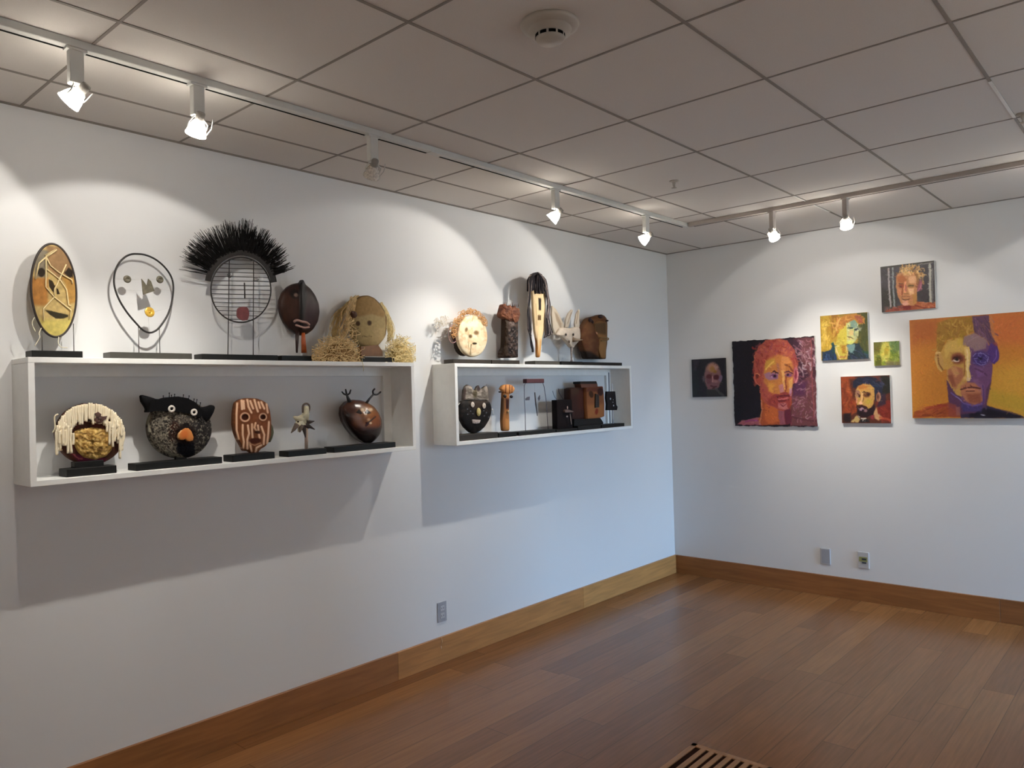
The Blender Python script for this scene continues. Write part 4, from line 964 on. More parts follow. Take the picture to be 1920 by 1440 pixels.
# 12 trunk figure with rust head
z = Z(920, 500, 7.2)
t = sculpture('trunk_figure', 'dark bark-like column topped by a ragged rust-brown block on the right shelf', 'sculpture', 922.5, 974.5, 't', h=0.026, df=0.15, dep=0.08, m=BASEB)
relief('trunk', z((190, 690), (370, 720), (372, 900), (370, 1228), (140, 1232), (142, 1150), (180, 1090), (185, 900)), 0.07, 0.10, 0.025, t, paint=lambda P: (P.noise((24, 18, 18), 5, .48, .12, .9, 31), P.noise((128, 112, 106), 3, .64, .05, .7, 41), P.poly((52, 36, 22), *z((180, 700), (240, 700), (230, 1200), (150, 1200)), soft=3)), relf=lambda x, y: .012 * (fbm(x / 4, y / 6, 71) - .5), base=(70, 52, 44), sm=1)
relief('head_block', z((128, 640), (165, 510), (200, 500), (215, 535), (260, 520), (290, 550), (330, 525), (350, 555), (385, 565), (400, 640), (380, 720), (340, 780), (310, 740), (250, 745), (185, 700), (140, 680)), 0.075, 0.105, 0.02, t, paint=lambda P: (P.noise((84, 48, 36), 5, .5, .2, .8, 51),), relf=lambda x, y: .008 * (fbm(x / 3, y / 3, 81) - .5), base=(124, 76, 52), sm=0)
mb = MB()
for k in range(9):
    x = 944 + 3.4 * k; wire(mb, [(x, 575), (x + rnd.uniform(-1.5, 1.5), 567 + rnd.uniform(-1, 3))], [0.003, 0.001], 0.10, 6)
mb.build('ragged_top', mat((96, 66, 54), 0.8, 0.3, 50, key='ragged_brown'), t)

# 13 tall narrow mask
t = sculpture('paddle_mask', 'tallest narrow cream paddle face with long black and silver yarn hair', 'mask', 1003.5, 1049.5, 't', h=0.026, df=0.15, dep=0.09, m=BASEG)
f13 = z((560, 320), (600, 250), (660, 240), (720, 290), (745, 420), (742, 600), (725, 850), (695, 960), (690, 1010), (665, 1225), (622, 1225), (620, 1010), (592, 870), (572, 600))
def p13(P):
    P.poly((34, 22, 12), *z((645, 425), (682, 425), (680, 590), (648, 590)), soft=.5); P.poly((94, 70, 40), *z((636, 655), (680, 655), (680, 722), (636, 722)), soft=.5)
    P.stroke((150, 122, 80), 1, *z((610, 500), (625, 800)), a=.6); P.stroke((170, 110, 52), 4, *z((615, 980), (640, 1225))); P.stroke((214, 160, 96), 2.5, *z((675, 980), (660, 1225)))
    P.poly((238, 206, 156), *z((600, 800), (715, 800), (690, 980), (625, 980)), soft=5)
relief('paddle', f13, 0.100, 0.112, 0.012, t, paint=p13, base=(220, 192, 148), rings=36, n=120, sm=1, center=z((655, 700))[0])
YB = mat((26, 18, 26), 0.85, 0.3, 60, key='black_yarn'); YG = mat((176, 158, 152), 0.6, 0.2, 60, key='silver_yarn')
relief('scalp', z((530, 330), (530, 170), (570, 100), (625, 72), (690, 100), (740, 180), (770, 330), (700, 350), (600, 340)), 0.08, 0.106, 0.02, t, paint=lambda P: [P.stroke((190, 172, 164), 1.6, *z((x, 110), (x2, 330))) for x, x2 in ((560, 545), (640, 600), (665, 655), (700, 700))], base=(26, 18, 26), rings=16, n=90, sm=1)
def yarn(r, silver):
    u = r.uniform(0, 1); side = r.random()
    if side < .42:   x0, path = 600 - 60 * u, [(625, 85), (560 - 30 * u, 150), (535 - 15 * u, 330), (520 - 18 * u, 600), (545 - 40 * u, 850), (535 + 10 * u, 960 - 40 * r.random())]
    elif side < .80: path = [(640, 85), (715 + 25 * u, 180), (745 + 30 * u, 380), (765 + 35 * u, 520), (750 + 35 * u, 700), (740 + 90 * u, 900 - 20 * u), (720 + 110 * u, 960 - 60 * u)]
    elif side < .88: path = [(520, 880), (530 + 20 * u, 960), (545 + 20 * u, 1060), (565 + 10 * u, 1150)]
    else:            path = [(625 + 30 * u, 80), (600 + 110 * u, 160), (585 + 140 * u, 290), (600 + 120 * u, 360)]
    return [(x + r.uniform(-7, 7), y + r.uniform(-7, 7)) for x, y in path]
for nm, m_, n_, sd, dep in (('yarn_hair', YB, 260, 31, 0.126), ('silver_yarn', YG, 22, 32, 0.128)):
    mb = MB(); r = random.Random(sd)
    for _ in range(n_): wire(mb, curve(z(*yarn(r, nm)), 3), 0.0024 if nm == 'yarn_hair' else 0.0017, dep + r.uniform(-.006, .006), 5)
    mb.build(nm, m_, t)['kind'] = 'stuff'

# 14 rabbit-eared pale creature
z = Z(1020, 560, 10.29)
t = sculpture('rabbit_ear_head', 'pale rabbit-like animal head with long ears on a thin stalk', 'sculpture', 1053, 1093, 't', h=0.026, df=0.15, dep=0.08)
PALE = mat((200, 184, 166), 0.7, 0.08, 50, key='pale_bone')
def r14(x, y): return .006 * (fbm(x / 4, y / 4, 91) - .5)
relief('head', z((300, 560), (400, 560), (500, 575), (620, 540), (690, 560), (705, 700), (700, 780), (650, 850), (600, 900), (560, 970), (510, 930), (440, 840), (370, 760), (300, 700), (220, 700)), 0.085, 0.105, 0.022, t, mt=PALE, relf=r14, rings=16, n=80)
relief('ear', z((152, 130), (230, 200), (330, 380), (385, 510), (380, 600), (300, 640), (210, 700), (160, 560), (150, 400), (140, 300)), 0.080, 0.090, 0.010, t, rings=12, n=70, sm=1, paint=lambda P: P.poly((160, 140, 118), *z((200, 250), (250, 290), (340, 480), (330, 600), (240, 420)), soft=1.5), base=(196, 182, 162))
relief('ear', z((545, 200), (560, 230), (520, 340), (500, 460), (470, 560), (400, 560), (420, 400), (470, 280)), 0.075, 0.084, 0.008, t, rings=8, n=50, sm=1, paint=lambda P: P.stroke((160, 142, 122), 1.6, *z((530, 260), (455, 480))), base=(202, 188, 170))
relief('ear', z((675, 200), (690, 230), (680, 400), (690, 560), (600, 560), (590, 480), (620, 300)), 0.085, 0.094, 0.008, t, rings=8, n=50, sm=1, paint=lambda P: P.stroke((150, 132, 112), 1.8, *z((660, 250), (620, 480))), base=(202, 188, 170))
for c in z((425, 692), (567, 692)): MB().ell(at(*c, 0.132), (.0085, .004, .0095)).build('eye', mat((38, 26, 20), .4, .1, 50, key='eye_dark'), t)
mb = MB(); wire(mb, z((560, 790), (640, 800), (745, 795)), [0.018, 0.010, 0.002], 0.13, 8); mb.build('snout', mat((150, 128, 106), .7, .1, 50, key='snout'), t)
MB().ell(at(*z((487, 830))[0], 0.125), (.006, .004, .010)).build('nostril', mat((84, 62, 48), .6, .1, 50, key='nostril'), t)
pb = at(*z((530, 1130))[0], .105); pt = at(*z((532, 930))[0], .105); MB().tube([(pb.x, pb.y, ZTOP + .024), (pb.x, pb.y, ZTOP + .045), pt], [.012, .006, .011], 10).build('stalk', mat((150, 138, 132), .5, .3, 80, key='stalk'), t)

# 15 brown wooden profile head
t = sculpture('carved_profile', 'brown carved wooden head in profile, rightmost on the right shelf top', 'sculpture', 1093.5, 1166.5, 't', h=0.024, df=0.15, dep=0.085)
WD = mat((96, 60, 34), 0.5, 0.2, 14, stretch=(1, 1, .3), key='head_wood')
relief('head', z((850, 385), (890, 360), (950, 350), (1020, 330), (1100, 300), (1170, 330), (1215, 390), (1225, 500), (1222, 740), (1222, 850), (1200, 1000), (1195, 1165), (825, 1160), (780, 1030), (735, 900), (700, 780), (698, 690), (720, 600), (775, 510)), 0.05, 0.09, 0.035, t, paint=lambda P: (P.noise((84, 48, 28), 9, .5, .2, .7, 61), P.poly((36, 26, 22), *z((700, 1000), (900, 1020), (1100, 1165), (780, 1170)), soft=3)), relf=lambda x, y: .003 * (fbm(x / 6, y / 6, 13) - .5), base=(104, 68, 40), rings=24, n=110, sm=1)
relief('nose_ridge', z((960, 480), (1060, 430), (1200, 450), (1215, 560), (1212, 740), (1200, 860), (1190, 1160), (1100, 1150), (1050, 1000), (1060, 860), (1060, 760), (980, 640)), 0.10, 0.118, 0.012, t, paint=lambda P: (P.poly((86, 62, 38), *z((960, 480), (1200, 450), (1200, 700), (1000, 660)), soft=3), P.ell((208, 150, 120), *z((1010, 668))[0], 2.3, 2.3, 0, .4)), base=(138, 100, 60), rings=14, n=70, sm=1)
mb = MB(); wire(mb, curve(z((1075, 770), (1090, 750), (1160, 755), (1235, 760), (1238, 790), (1180, 810), (1100, 815)), 4), 0.0042, 0.132, 8); mb.build('lips', mat((120, 88, 40), .45, .2, 40, key='lip_brass'), t)
mb = MB(); [mb.ell(at(*c, 0.112), (a, .012, b)) for c, a, b in ((z((890, 410))[0], .016, .018), (z((1090, 345))[0], .030, .014), (z((1215, 425))[0], .014, .007), (z((930, 450))[0], .012, .014))]; mb.build('hair_tufts', mat((46, 22, 20), .7, .3, 60, key='tuft'), t)

# 16 black shield face with grey crown
z = Z(845, 700, 10.29)
t = sculpture('crowned_mask', 'black shield-shaped face with button eyes and a ragged grey crown', 'mask', 858.5, 934, 'i', h=0.036, df=0.170, dep=0.095, m=BASEB)
def p16(P):
    P.poly((46, 32, 22), *z((340, 520), (720, 520), (600, 680), (400, 680)), soft=3)
    P.noise((52, 42, 36), 5, .55, .1, .6, 17)
    for c in z((325, 690), (385, 730), (430, 780), (330, 790), (690, 760), (650, 820), (735, 840), (640, 720)): P.ell((126, 132, 140), *c, 1.1, 1.1, 0, .5, .8)
relief('face', z((200, 540), (260, 525), (340, 525), (700, 525), (760, 560), (785, 650), (785, 760), (740, 900), (660, 1030), (560, 1120), (450, 1165), (370, 1135), (260, 1030), (190, 900), (160, 780), (170, 640)), 0.10, 0.115, 0.026, t, paint=p16, base=(20, 16, 15), rings=36, n=120)
relief('crown', z((235, 520), (250, 330), (280, 250), (325, 215), (400, 250), (430, 320), (470, 330), (510, 250), (545, 230), (575, 300), (620, 290), (670, 240), (700, 260), (725, 380), (735, 525), (480, 530)), 0.105, 0.118, 0.010, t, paint=lambda P: (P.noise((104, 94, 84), 6, .52, .1, .8, 27), P.ell((60, 48, 46), *z((540, 290))[0], 4, 5, 0, .5), P.ell((86, 76, 56), *z((470, 390))[0], 4, 8, 0, .5), P.poly((76, 60, 56), *z((235, 520), (250, 330), (280, 260), (300, 300), (280, 520)), soft=1)), relf=lambda x, y: .006 * (fbm(x / 3, y / 3, 19) - .5), base=(158, 146, 134), rings=18, n=110, sm=0, center=z((490, 430))[0])
wire(MB(), z((690, 290), (690, 210)), [.004, .002], .115, 8).build('white_quill', mat((224, 220, 216), .5, .05, 40, key='quill'), t)
for c, a, b in ((z((425, 605))[0], .0145, .0170), (z((645, 625))[0], .0150, .0180)):
    p = at(*c, 0.1425); e = MB().ell(p, (a, .004, b), 20, 12).build('eye', mat((216, 200, 184), .5, .1, 90, key='button_eye'), t); MB().ell(p + Vector((0.001, -.0035, -.001)), (.0028, .0015, .0042), 10, 8).build('pupil', mat((74, 60, 50), .5, .1, 50, key='pupil_brown'), e)
MB().ell(at(*z((540, 745))[0], 0.148), (.0160, .010, .0250), 18, 12).build('nose', mat((212, 194, 128), .45, .15, 60, key='nose_yellow'), t)
relief('mouth', z((415, 890), (500, 895), (580, 900), (560, 960), (500, 975), (430, 965)), 0.14, 0.146, 0.003, t, rings=6, n=40, sm=1, paint=lambda P: [P.stroke((96, 84, 80), .7, *z((x, 900), (x - 6, 970))) for x in (455, 490, 525)], base=(186, 172, 164))
mb = MB()
for q in ([(180, 570), (140, 620), (120, 700)], [(150, 880), (130, 930), (145, 960)], [(790, 700), (815, 700), (818, 800)]): wire(mb, curve(z(*q), 4), .0028, .11, 6)
mb.build('white_fringe', mat((232, 230, 224), .6, .05, 40, key='fringe'), t)

# 17 wooden post with striped cap
t = sculpture('wooden_post_figure', 'slim orange-brown wooden post with a striped cap and dark knobs, inside the right shelf', 'sculpture', 935.5, 969, 'i', h=0.028, df=0.172, dep=0.09)
relief('post', z((1010, 350), (1060, 350), (1135, 350), (1125, 700), (1135, 1110), (1000, 1115), (985, 900)), 0.11, 0.125, 0.012, t, paint=lambda P: (P.poly((110, 76, 50), *z((985, 470), (1050, 480), (1040, 700), (990, 900)), soft=2), P.poly((210, 142, 78), *z((1060, 880), (1130, 880), (1135, 1110), (1060, 1110)), soft=2), P.poly((54, 22, 18), *z((1060, 480), (1130, 490), (1120, 690), (1065, 690)), soft=1.5)), base=(176, 114, 62), rings=12, n=60, sm=1)
relief('cap', z((965, 300), (1000, 240), (1060, 215), (1140, 215), (1200, 240), (1240, 300), (1200, 375), (1130, 400), (1050, 385)), 0.11, 0.128, 0.014, t, paint=lambda P: [P.stroke((120, 60, 30), 1.8, *z((x, 225), (x - 4, 380))) for x in (1065, 1140, 1185)], base=(226, 156, 92), rings=10, n=60, sm=1)
mb = MB(); mb.ell(at(*z((955, 358))[0], .12), (.014, .008, .006)).ell(at(*z((1170, 450))[0], .13), (.012, .010, .010)).ell(at(*z((1045, 440))[0], .132), (.014, .010, .012)); mb.build('dark_knobs', mat((34, 22, 20), .5, .2, 50, key='dark_knob'), t)
MB().ell(at(*z((1110, 740))[0], .142), (.009, .007, .009)).build('pale_knob', mat((206, 166, 120), .45, .1, 50, key='pale_knob'), t)

# 18 wire frame with red bar
z = Z(960, 690, 10.29)
t = sculpture('wire_frame_face', 'open wire frame face under a dark red bar, inside the right shelf', 'sculpture', 973.5, 1042, 'i', h=0.024, df=0.172, dep=0.10)
GW2 = mat((96, 94, 104), .4, .1, 50, metal=.3, key='grey_wire')
for q in ([(262, 290), (235, 340), (238, 600), (255, 900), (258, 1140)], [(595, 290), (620, 360), (655, 600), (675, 850), (692, 1110)]):
    pts = z(*q); P3 = [at(x, y, .135) for x, y in pts]; P3[-1].z = ZIN + .022; MB().tube(P3, .0022, 8).build('leg', GW2, t)
a, b = z((250, 210), (592, 290)); pa, pb = at(*a, .135), at(*b, .135); MB().box((pa.x, -.15, pb.z), (pb.x, -.115, pa.z), .003).build('top_bar', mat((82, 44, 50), .55, .15, 40, key='dark_red_bar'), t)
wire(MB(), z((438, 470), (460, 700), (488, 925)), [.0042, .0042, .002], .14, 8).build('nose_stick', mat((56, 48, 52), .6, .1, 50, key='stick'), t)
wire(MB(), z((430, 240), (438, 480)), .0004, .138, 5).build('thread', PW, t)
MB().prism(z((262, 590), (300, 560), (345, 552), (340, 620), (262, 625)), .135, .138).build('eye_flag', GW2, t)
MB().prism(z((505, 580), (540, 520), (545, 590), (525, 630)), .136, .14).build('eye_chip', GW2, t)
mb = MB(); pa = at(*z((545, 560))[0], .138); pb = at(*z((648, 560))[0], .136); mb.tube([pa, pb], .0004, 5); mb.build('eye_thread', PW, t)

# 19 dark box with wires
t = sculpture('dark_box_figure', 'small dark brown box with two curved feelers, left of the wooden block face', 'sculpture', 1043.5, 1083, 'i', h=0.020, df=0.172, dep=0.09)
a, b = z((862, 618), (1190, 1180)); pa, pb = at(*a, .150), at(*b, .150)
MB().box((pa.x, -.150, ZIN + .0195), (pb.x - .01, -.105, pa.z), .002).build('body', mat((22, 12, 12), .7, .2, 40, spec=.15, key='box_dark'), t)
mb = MB(); wire(mb, curve(z((985, 605), (945, 540), (905, 470), (900, 395)), 4), .0022, .13, 6); mb.build('feeler', mat((64, 64, 78), .5, .1, 50, key='feeler'), t)
mb = MB(); wire(mb, curve(z((870, 605), (830, 570), (800, 500), (785, 440)), 4), .0016, .125, 6); mb.build('feeler', mat((98, 98, 112), .5, .1, 50, key='feeler_pale'), t)
MB().prism(z((1020, 830), (1040, 800), (1090, 800), (1190, 835), (1180, 850), (1030, 858)), .151, .168).build('nose', mat((104, 82, 74), .6, .2, 50, key='nose_brown'), t)
mb = MB(); mb.ell(at(*z((1070, 765))[0], .153), (.006, .003, .011)).ell(at(*z((1062, 935))[0], .152), (.010, .003, .006)); wire(mb, z((1120, 880), (1135, 1010), (1145, 1090)), .003, .153, 6); mb.build('pale_marks', mat((178, 152, 140), .6, .1, 50, key='pale_mark'), t)

# 20 wooden block face
z = Z(1030, 680, 10.29)
t = sculpture('block_face', 'square brown wooden block face with a black cap and dark carved nose', 'sculpture', 1084, 1127, 'i', h=0.030, df=0.175, dep=0.11)
sb = relief('side_block', z((405, 500), (470, 480), (620, 478), (720, 480), (735, 1070), (500, 1130), (440, 1100), (410, 800)), .06, .115, .008, t, paint=lambda P: (P.poly((70, 34, 24), *z((520, 500), (720, 500), (730, 900), (560, 900)), soft=5), P.poly((66, 44, 32), *z((400, 490), (600, 480), (560, 600), (420, 640)), soft=4)), base=(58, 32, 26), rings=10, n=60, sm=0)
fr20 = relief('front_block', z((715, 478), (900, 470), (1030, 455), (1050, 600), (1062, 800), (1060, 1035), (960, 1070), (740, 1085), (720, 800)), .085, .148, .004, t, paint=lambda P: (P.poly((150, 96, 54), *z((730, 820), (1050, 800), (1050, 1060), (740, 1080)), soft=5), P.poly((90, 48, 34), *z((720, 480), (1030, 460), (1030, 560), (720, 560)), soft=3), P.ell((58, 32, 14), *z((808, 610))[0], 4.2, 6.5, -15, .2), P.ell((52, 24, 20), *z((985, 560))[0], 5.5, 7.5, 0, .2), P.ell((120, 40, 22), *z((912, 945))[0], 2.8, 5.8, 8, .25)), base=(126, 76, 44), rings=26, n=90, sm=0)
MB().prism(z((895, 600), (960, 620), (965, 860), (890, 870)), .150, .160).build('nose', mat((30, 20, 12), .5, .1, 50, key='nose_black'), t)
MB().prism(z((600, 405), (925, 405), (935, 478), (620, 482)), .085, .140).build('brow_block', mat((92, 52, 36), .5, .15, 20, key='brow_wood'), t)
MB().prism(z((598, 362), (905, 358), (925, 404), (600, 408)), .082, .145).build('cap', BASEM, t)
MB().prism(z((480, 1090), (720, 1085), (985, 1068), (1040, 1150), (1040, 1190), (480, 1230)), .07, .15).build('stand', BASEM, t)

# 21 black plaque on a pole
t = sculpture('plaque_figure', 'small black plaque with white dots on a pole, rightmost inside the right shelf', 'sculpture', 1128.5, 1171, 'i', h=0.024, df=0.172, dep=0.09)
x0 = at(*z((1165, 700))[0], .12).x; zt_ = at(*z((1145, 190))[0], .12).z
MB().tube([(x0 - .004, -.12, ZIN + .022), (x0 - .004, -.12, zt_)], .0036, 10).build('pole', mat((96, 104, 122), .4, .1, 50, key='pole_blue'), t)
x1 = at(*z((1215, 700))[0], .12).x; zu = at(*z((1215, 400))[0], .12).z
MB().tube([(x1, -.12, ZIN + .022), (x1, -.12, zu)], .0060, 10).build('white_rod', mat((206, 208, 214), .5, .05, 50, key='white_rod'), t)
MB().prism(z((1110, 555), (1270, 552), (1285, 700), (1295, 820), (1318, 850), (1305, 915), (1110, 918), (1118, 800), (1100, 680)), .128, .142).build('plaque', mat((12, 12, 18), .5, .2, 60, spec=.25, key='plaque_black'), t)
mb = MB(); [mb.ell(at(*c, .143), (r_, .002, r_), 10, 8) for c, r_ in ((z((1180, 697))[0], .0075), (z((1235, 715))[0], .003), (z((1228, 762))[0], .004), (z((1240, 828))[0], .0065))]
mb.build('white_dots', mat((206, 206, 216), .5, .05, 50, key='dots'), t)

# ------------------------------------------------------------------ paintings
CANV = attr_mat('oil_paint', 0.5, 0.4, 0.35, 220); EDGE = mat((206, 200, 190), 0.8, 0.06, 60, key='canvas_edge')
def painting(label, y0, y1, z0, z1, crop, fn, base, res=0.0030, dep=0.022, gain=1.0, edge=None, warp=0, wavy=0.0, ws=60, seed=1, bn=500, bl=70, bw=20, jit=16):
    ny, nz = max(30, int(abs(y1 - y0) / res)), max(30, int((z1 - z0) / res))
    U, V = np.meshgrid(np.linspace(0, 1, ny), np.linspace(0, 1, nz), indexing='ij')
    Yw = y0 + (y1 - y0) * U; Zw = z1 + (z0 - z1) * V; Xw = np.full_like(Yw, -dep)
    if wavy:
        r = np.random.RandomState(seed)
        eb = wavy * (fbm(Yw * 30, Zw * 0 + 2, seed) - .5) * 2; Zw = Zw + eb * (np.clip(1 - V * 12, 0, 1) + np.clip(V * 12 - 11, 0, 1))
        el = wavy * (fbm(Zw * 30, Yw * 0 + 5, seed + 3) - .5) * 2; Yw = Yw + el * (np.clip(1 - U * 12, 0, 1) + np.clip(U * 12 - 11, 0, 1))
    D = np.stack([Xw - CAM.x, Yw - CAM.y, Zw - CAM.z], -1); R_, U_, F_ = (np.array(v) for v in (RX, UY, FW))
    zz = D @ F_; PX = 960 + FPX * (D @ R_) / zz; PY = 720 - FPX * (D @ U_) / zz
    P = Paint((PX - crop[0]) * crop[2], (PY - crop[1]) * crop[2], base, warp, ws, seed); fn(P)
    P.brush(bn, bl, bw, seed, jit)
    P.C *= (0.94 + 0.12 * fbm(Yw * 160, Zw * 160, seed + 40))[..., None]
    c = P.lin(gain).reshape(-1, 4)
    t = thing('painting', label, 'painting', (0, (y0 + y1) / 2, z0), 'unframed portrait paintings on the right wall')
    mb = MB(); vs = [Vector(p) for p in np.stack([Xw, Yw, Zw], -1).reshape(-1, 3)]
    fs = [(i * nz + j, i * nz + j + 1, (i + 1) * nz + j + 1, (i + 1) * nz + j) for i in range(ny - 1) for j in range(nz - 1)]
    mb.add(vs, fs, True); mb.build('painted_face', CANV, t, c)
    ring = [(i, 0) for i in range(ny)] + [(ny - 1, j) for j in range(1, nz)] + [(i, nz - 1) for i in range(ny - 2, -1, -1)] + [(0, j) for j in range(nz - 2, 0, -1)]
    mb = MB(); a = [vs[i * nz + j] for i, j in ring]; n = len(a); b = [Vector((-0.0005, v.y, v.z)) for v in a]
    mb.add(a + b, [(k, n + k, n + (k + 1) % n, (k + 1) % n) for k in range(n)]).build('canvas_edge', edge or EDGE, t)
    return t
def pts(*a): return list(a)

# small dark bald portrait
def q1(P):
    P.noise((30, 26, 34), 300, .55, .2, .6, 3); P.poly((26, 34, 36), (130, 500), (300, 500), (300, 1250), (130, 1250), soft=60, a=.6)
    P.poly((60, 52, 62), (150, 220), (330, 220), (230, 520), (160, 520), soft=50, a=.6)
    P.ell((110, 78, 78), 700, 700, 240, 400, 0, .12); P.poly((104, 70, 74), (500, 700), (900, 700), (870, 1000), (760, 1100), (560, 1060), soft=25)
    P.ell((150, 108, 88), 690, 440, 150, 120, 0, .5); P.ell((150, 120, 116), 790, 440, 60, 60, 0, .6, .7); P.ell((134, 96, 40), 690, 490, 70, 70, 0, .6, .8); P.ell((120, 84, 22), 770, 560, 50, 40, 0, .6, .8)
    P.ell((72, 64, 72), 448, 760, 34, 80, 0, .3); P.ell((104, 84, 102), 925, 750, 52, 105, 10, .25)
    P.ell((72, 26, 30), 600, 700, 80, 75, 0, .35); P.ell((60, 12, 20), 805, 715, 78, 72, 0, .35); P.poly((92, 50, 58), (530, 760), (660, 760), (650, 900), (540, 900), soft=30, a=.8)
    P.stroke((156, 112, 112), 34, (700, 700), (695, 850)); P.ell((146, 104, 104), 780, 830, 80, 40, 0, .6, .7); P.stroke((64, 28, 34), 44, (650, 960), (720, 1000), (800, 985), a=.9); P.stroke((48, 20, 24), 30, (690, 1040), (760, 1030), a=.8)
    P.poly((38, 36, 36), (530, 1060), (780, 1060), (900, 1250), (520, 1250), soft=30); P.stroke((62, 60, 62), 70, (800, 1050), (900, 1160), (1000, 1230), a=.8)
painting('small dark portrait of a bald pale head, leftmost painting', -0.222, -0.520, 1.487, 1.800, (1290, 660, 15.15), q1, (24, 22, 28), gain=1.5, warp=14, ws=70, bn=160, bl=50, bw=20, jit=6, edge=mat((40, 38, 40), .8, .1, 60, key='dark_edge'))

# large red-bearded portrait
def q2(P):
    P.poly((116, 66, 70), (900, 100), (1250, 90), (1270, 1320), (860, 1320), (880, 900), (960, 600), soft=14)
    P.poly((66, 34, 52), (760, 110), (1000, 110), (1000, 420), (1130, 620), (1000, 720), (930, 500), soft=30, a=.9)
    P.poly((84, 40, 80), (900, 700), (1100, 700), (1060, 900), (900, 900), soft=40, a=.8); P.poly((60, 28, 40), (1160, 130), (1230, 130), (1250, 700), (1170, 640), soft=18, a=.7)
    P.dabs([(206, 168, 170), (186, 130, 140), (150, 96, 110), (214, 190, 196)], (900, 110, 1200, 520), 60, 90, 17, 60, 90, .75, 5, curl=.8)
    P.dabs([(206, 168, 170), (180, 130, 150), (150, 90, 110), (120, 60, 84)], (900, 560, 1220, 1230), 90, 60, 15, 150, 140, .6, 6, curl=.6)
    P.stroke((160, 84, 84), 16, (1150, 130), (1165, 640), (1190, 1200), a=.8); P.stroke((96, 48, 56), 26, (880, 1190), (1100, 1240), (1240, 1260), a=.8)
    P.poly((172, 96, 104), (130, 1300), (180, 1250), (420, 1200), (520, 1180), (540, 1310), soft=8); P.stroke((150, 60, 120), 20, (240, 1260), (330, 1240), (420, 1250), a=.8)
    P.poly((178, 84, 44), (450, 760), (900, 760), (880, 1000), (840, 1300), (470, 1310), (420, 1230), (460, 1120), soft=10)
    P.poly((206, 104, 52), (520, 1000), (680, 1020), (700, 1260), (560, 1300), (500, 1200), soft=20); P.poly((152, 84, 100), (690, 1110), (780, 1110), (790, 1300), (720, 1300), soft=8); P.poly((104, 38, 58), (780, 1090), (860, 1060), (880, 1290), (790, 1300), soft=10)
    P.stroke((214, 140, 104), 16, (465, 960), (470, 1080), (450, 1200), (440, 1290), a=.8)
    P.poly((184, 88, 72), (350, 560), (360, 360), (420, 220), (520, 130), (680, 105), (820, 130), (930, 280), (970, 430), (965, 620), (930, 720), (890, 760), (880, 940), (840, 1080), (740, 1110), (620, 1060), (500, 1000), (440, 860), (430, 740), (360, 660), soft=8)
    P.dabs([(150, 50, 44), (196, 96, 74), (160, 70, 84), (214, 120, 84), (178, 62, 58)], (360, 130, 950, 430), 120, 60, 20, 90, 160, .8, 8, inside=lambda x, y: (x - 650) ** 2 / 330 ** 2 + (y - 400) ** 2 / 290 ** 2 < 1 and y < 420 + abs(x - 640) * .3 - 100 + 60, curl=1.2)
    P.dabs([(150, 56, 56), (188, 88, 66), (132, 44, 48)], (350, 380, 470, 720), 36, 60, 20, 90, 60, .8, 9)
    P.poly((206, 128, 66), (500, 480), (560, 380), (700, 330), (860, 380), (900, 500), (890, 760), (820, 900), (620, 880), (500, 720), soft=20)
    P.poly((206, 154, 64), (520, 420), (640, 380), (660, 460), (560, 500), (500, 600), soft=14); P.stroke((236, 186, 90), 22, (520, 540), (580, 470), (630, 430)); P.poly((226, 148, 84), (740, 350), (840, 370), (880, 440), (800, 470), (780, 720), (730, 560), soft=12)
    P.stroke((176, 108, 92), 30, (690, 470), (700, 580), a=.8); P.poly((230, 160, 70), (560, 720), (640, 740), (620, 860), (560, 830), soft=18); P.poly((232, 170, 96), (840, 700), (900, 640), (900, 760), (850, 860), soft=14)
    P.poly((168, 116, 138), (500, 600), (580, 570), (700, 590), (690, 670), (580, 690), (520, 660), soft=12); P.ell((110, 56, 104), 635, 625, 44, 26, 0, .4); P.ell((36, 14, 34), 648, 625, 18, 18); P.stroke((70, 30, 34), 18, (600, 580), (640, 560), (690, 590)); P.ell((196, 150, 180), 610, 635, 14, 9)
    P.ell((140, 80, 120), 835, 615, 50, 30, 0, .4); P.ell((44, 16, 40), 825, 612, 17, 17); P.stroke((88, 34, 60), 16, (790, 580), (840, 560), (890, 590)); P.stroke((130, 64, 36), 22, (790, 470), (850, 500), (900, 560), a=.8)
    P.stroke((240, 178, 104), 30, (755, 560), (770, 700), (785, 800)); P.stroke((150, 66, 48), 16, (800, 640), (810, 780), (800, 840)); P.poly((196, 130, 150), (700, 760), (760, 740), (780, 840), (720, 860), soft=12, a=.8); P.ell((150, 60, 60), 780, 865, 50, 16, 0, .4)
    P.poly((196, 150, 200), (850, 800), (890, 780), (880, 900), (850, 900), soft=8, a=.7)
    P.poly((160, 60, 56), (600, 900), (700, 880), (860, 880), (860, 1060), (760, 1110), (660, 1060), (520, 1000), soft=18, a=.9); P.dabs([(120, 40, 44), (184, 80, 62), (160, 56, 70)], (460, 780, 860, 1060), 80, 34, 12, 60, 180, .7, 12, inside=lambda x, y: y > 860 or x < 560, curl=1)
    P.stroke((110, 34, 44), 24, (690, 920), (780, 895), (850, 900)); P.stroke((212, 116, 118), 18, (705, 950), (770, 945), (830, 925)); P.stroke((100, 30, 40), 14, (700, 970), (780, 975), (840, 950)); P.poly((206, 130, 128), (690, 1000), (800, 1000), (830, 1080), (760, 1095), (690, 1070), soft=10, a=.8); P.stroke((130, 46, 60), 12, (730, 1020), (770, 1050), (800, 1020))
    P.ell((176, 76, 60), 405, 660, 48, 90, -8, .15); P.ell((110, 34, 30), 405, 625, 22, 40, 0, .4); P.stroke((220, 130, 96), 14, (375, 600), (410, 590), (440, 620)); P.stroke((206, 110, 90), 12, (370, 640), (390, 720), (430, 760))
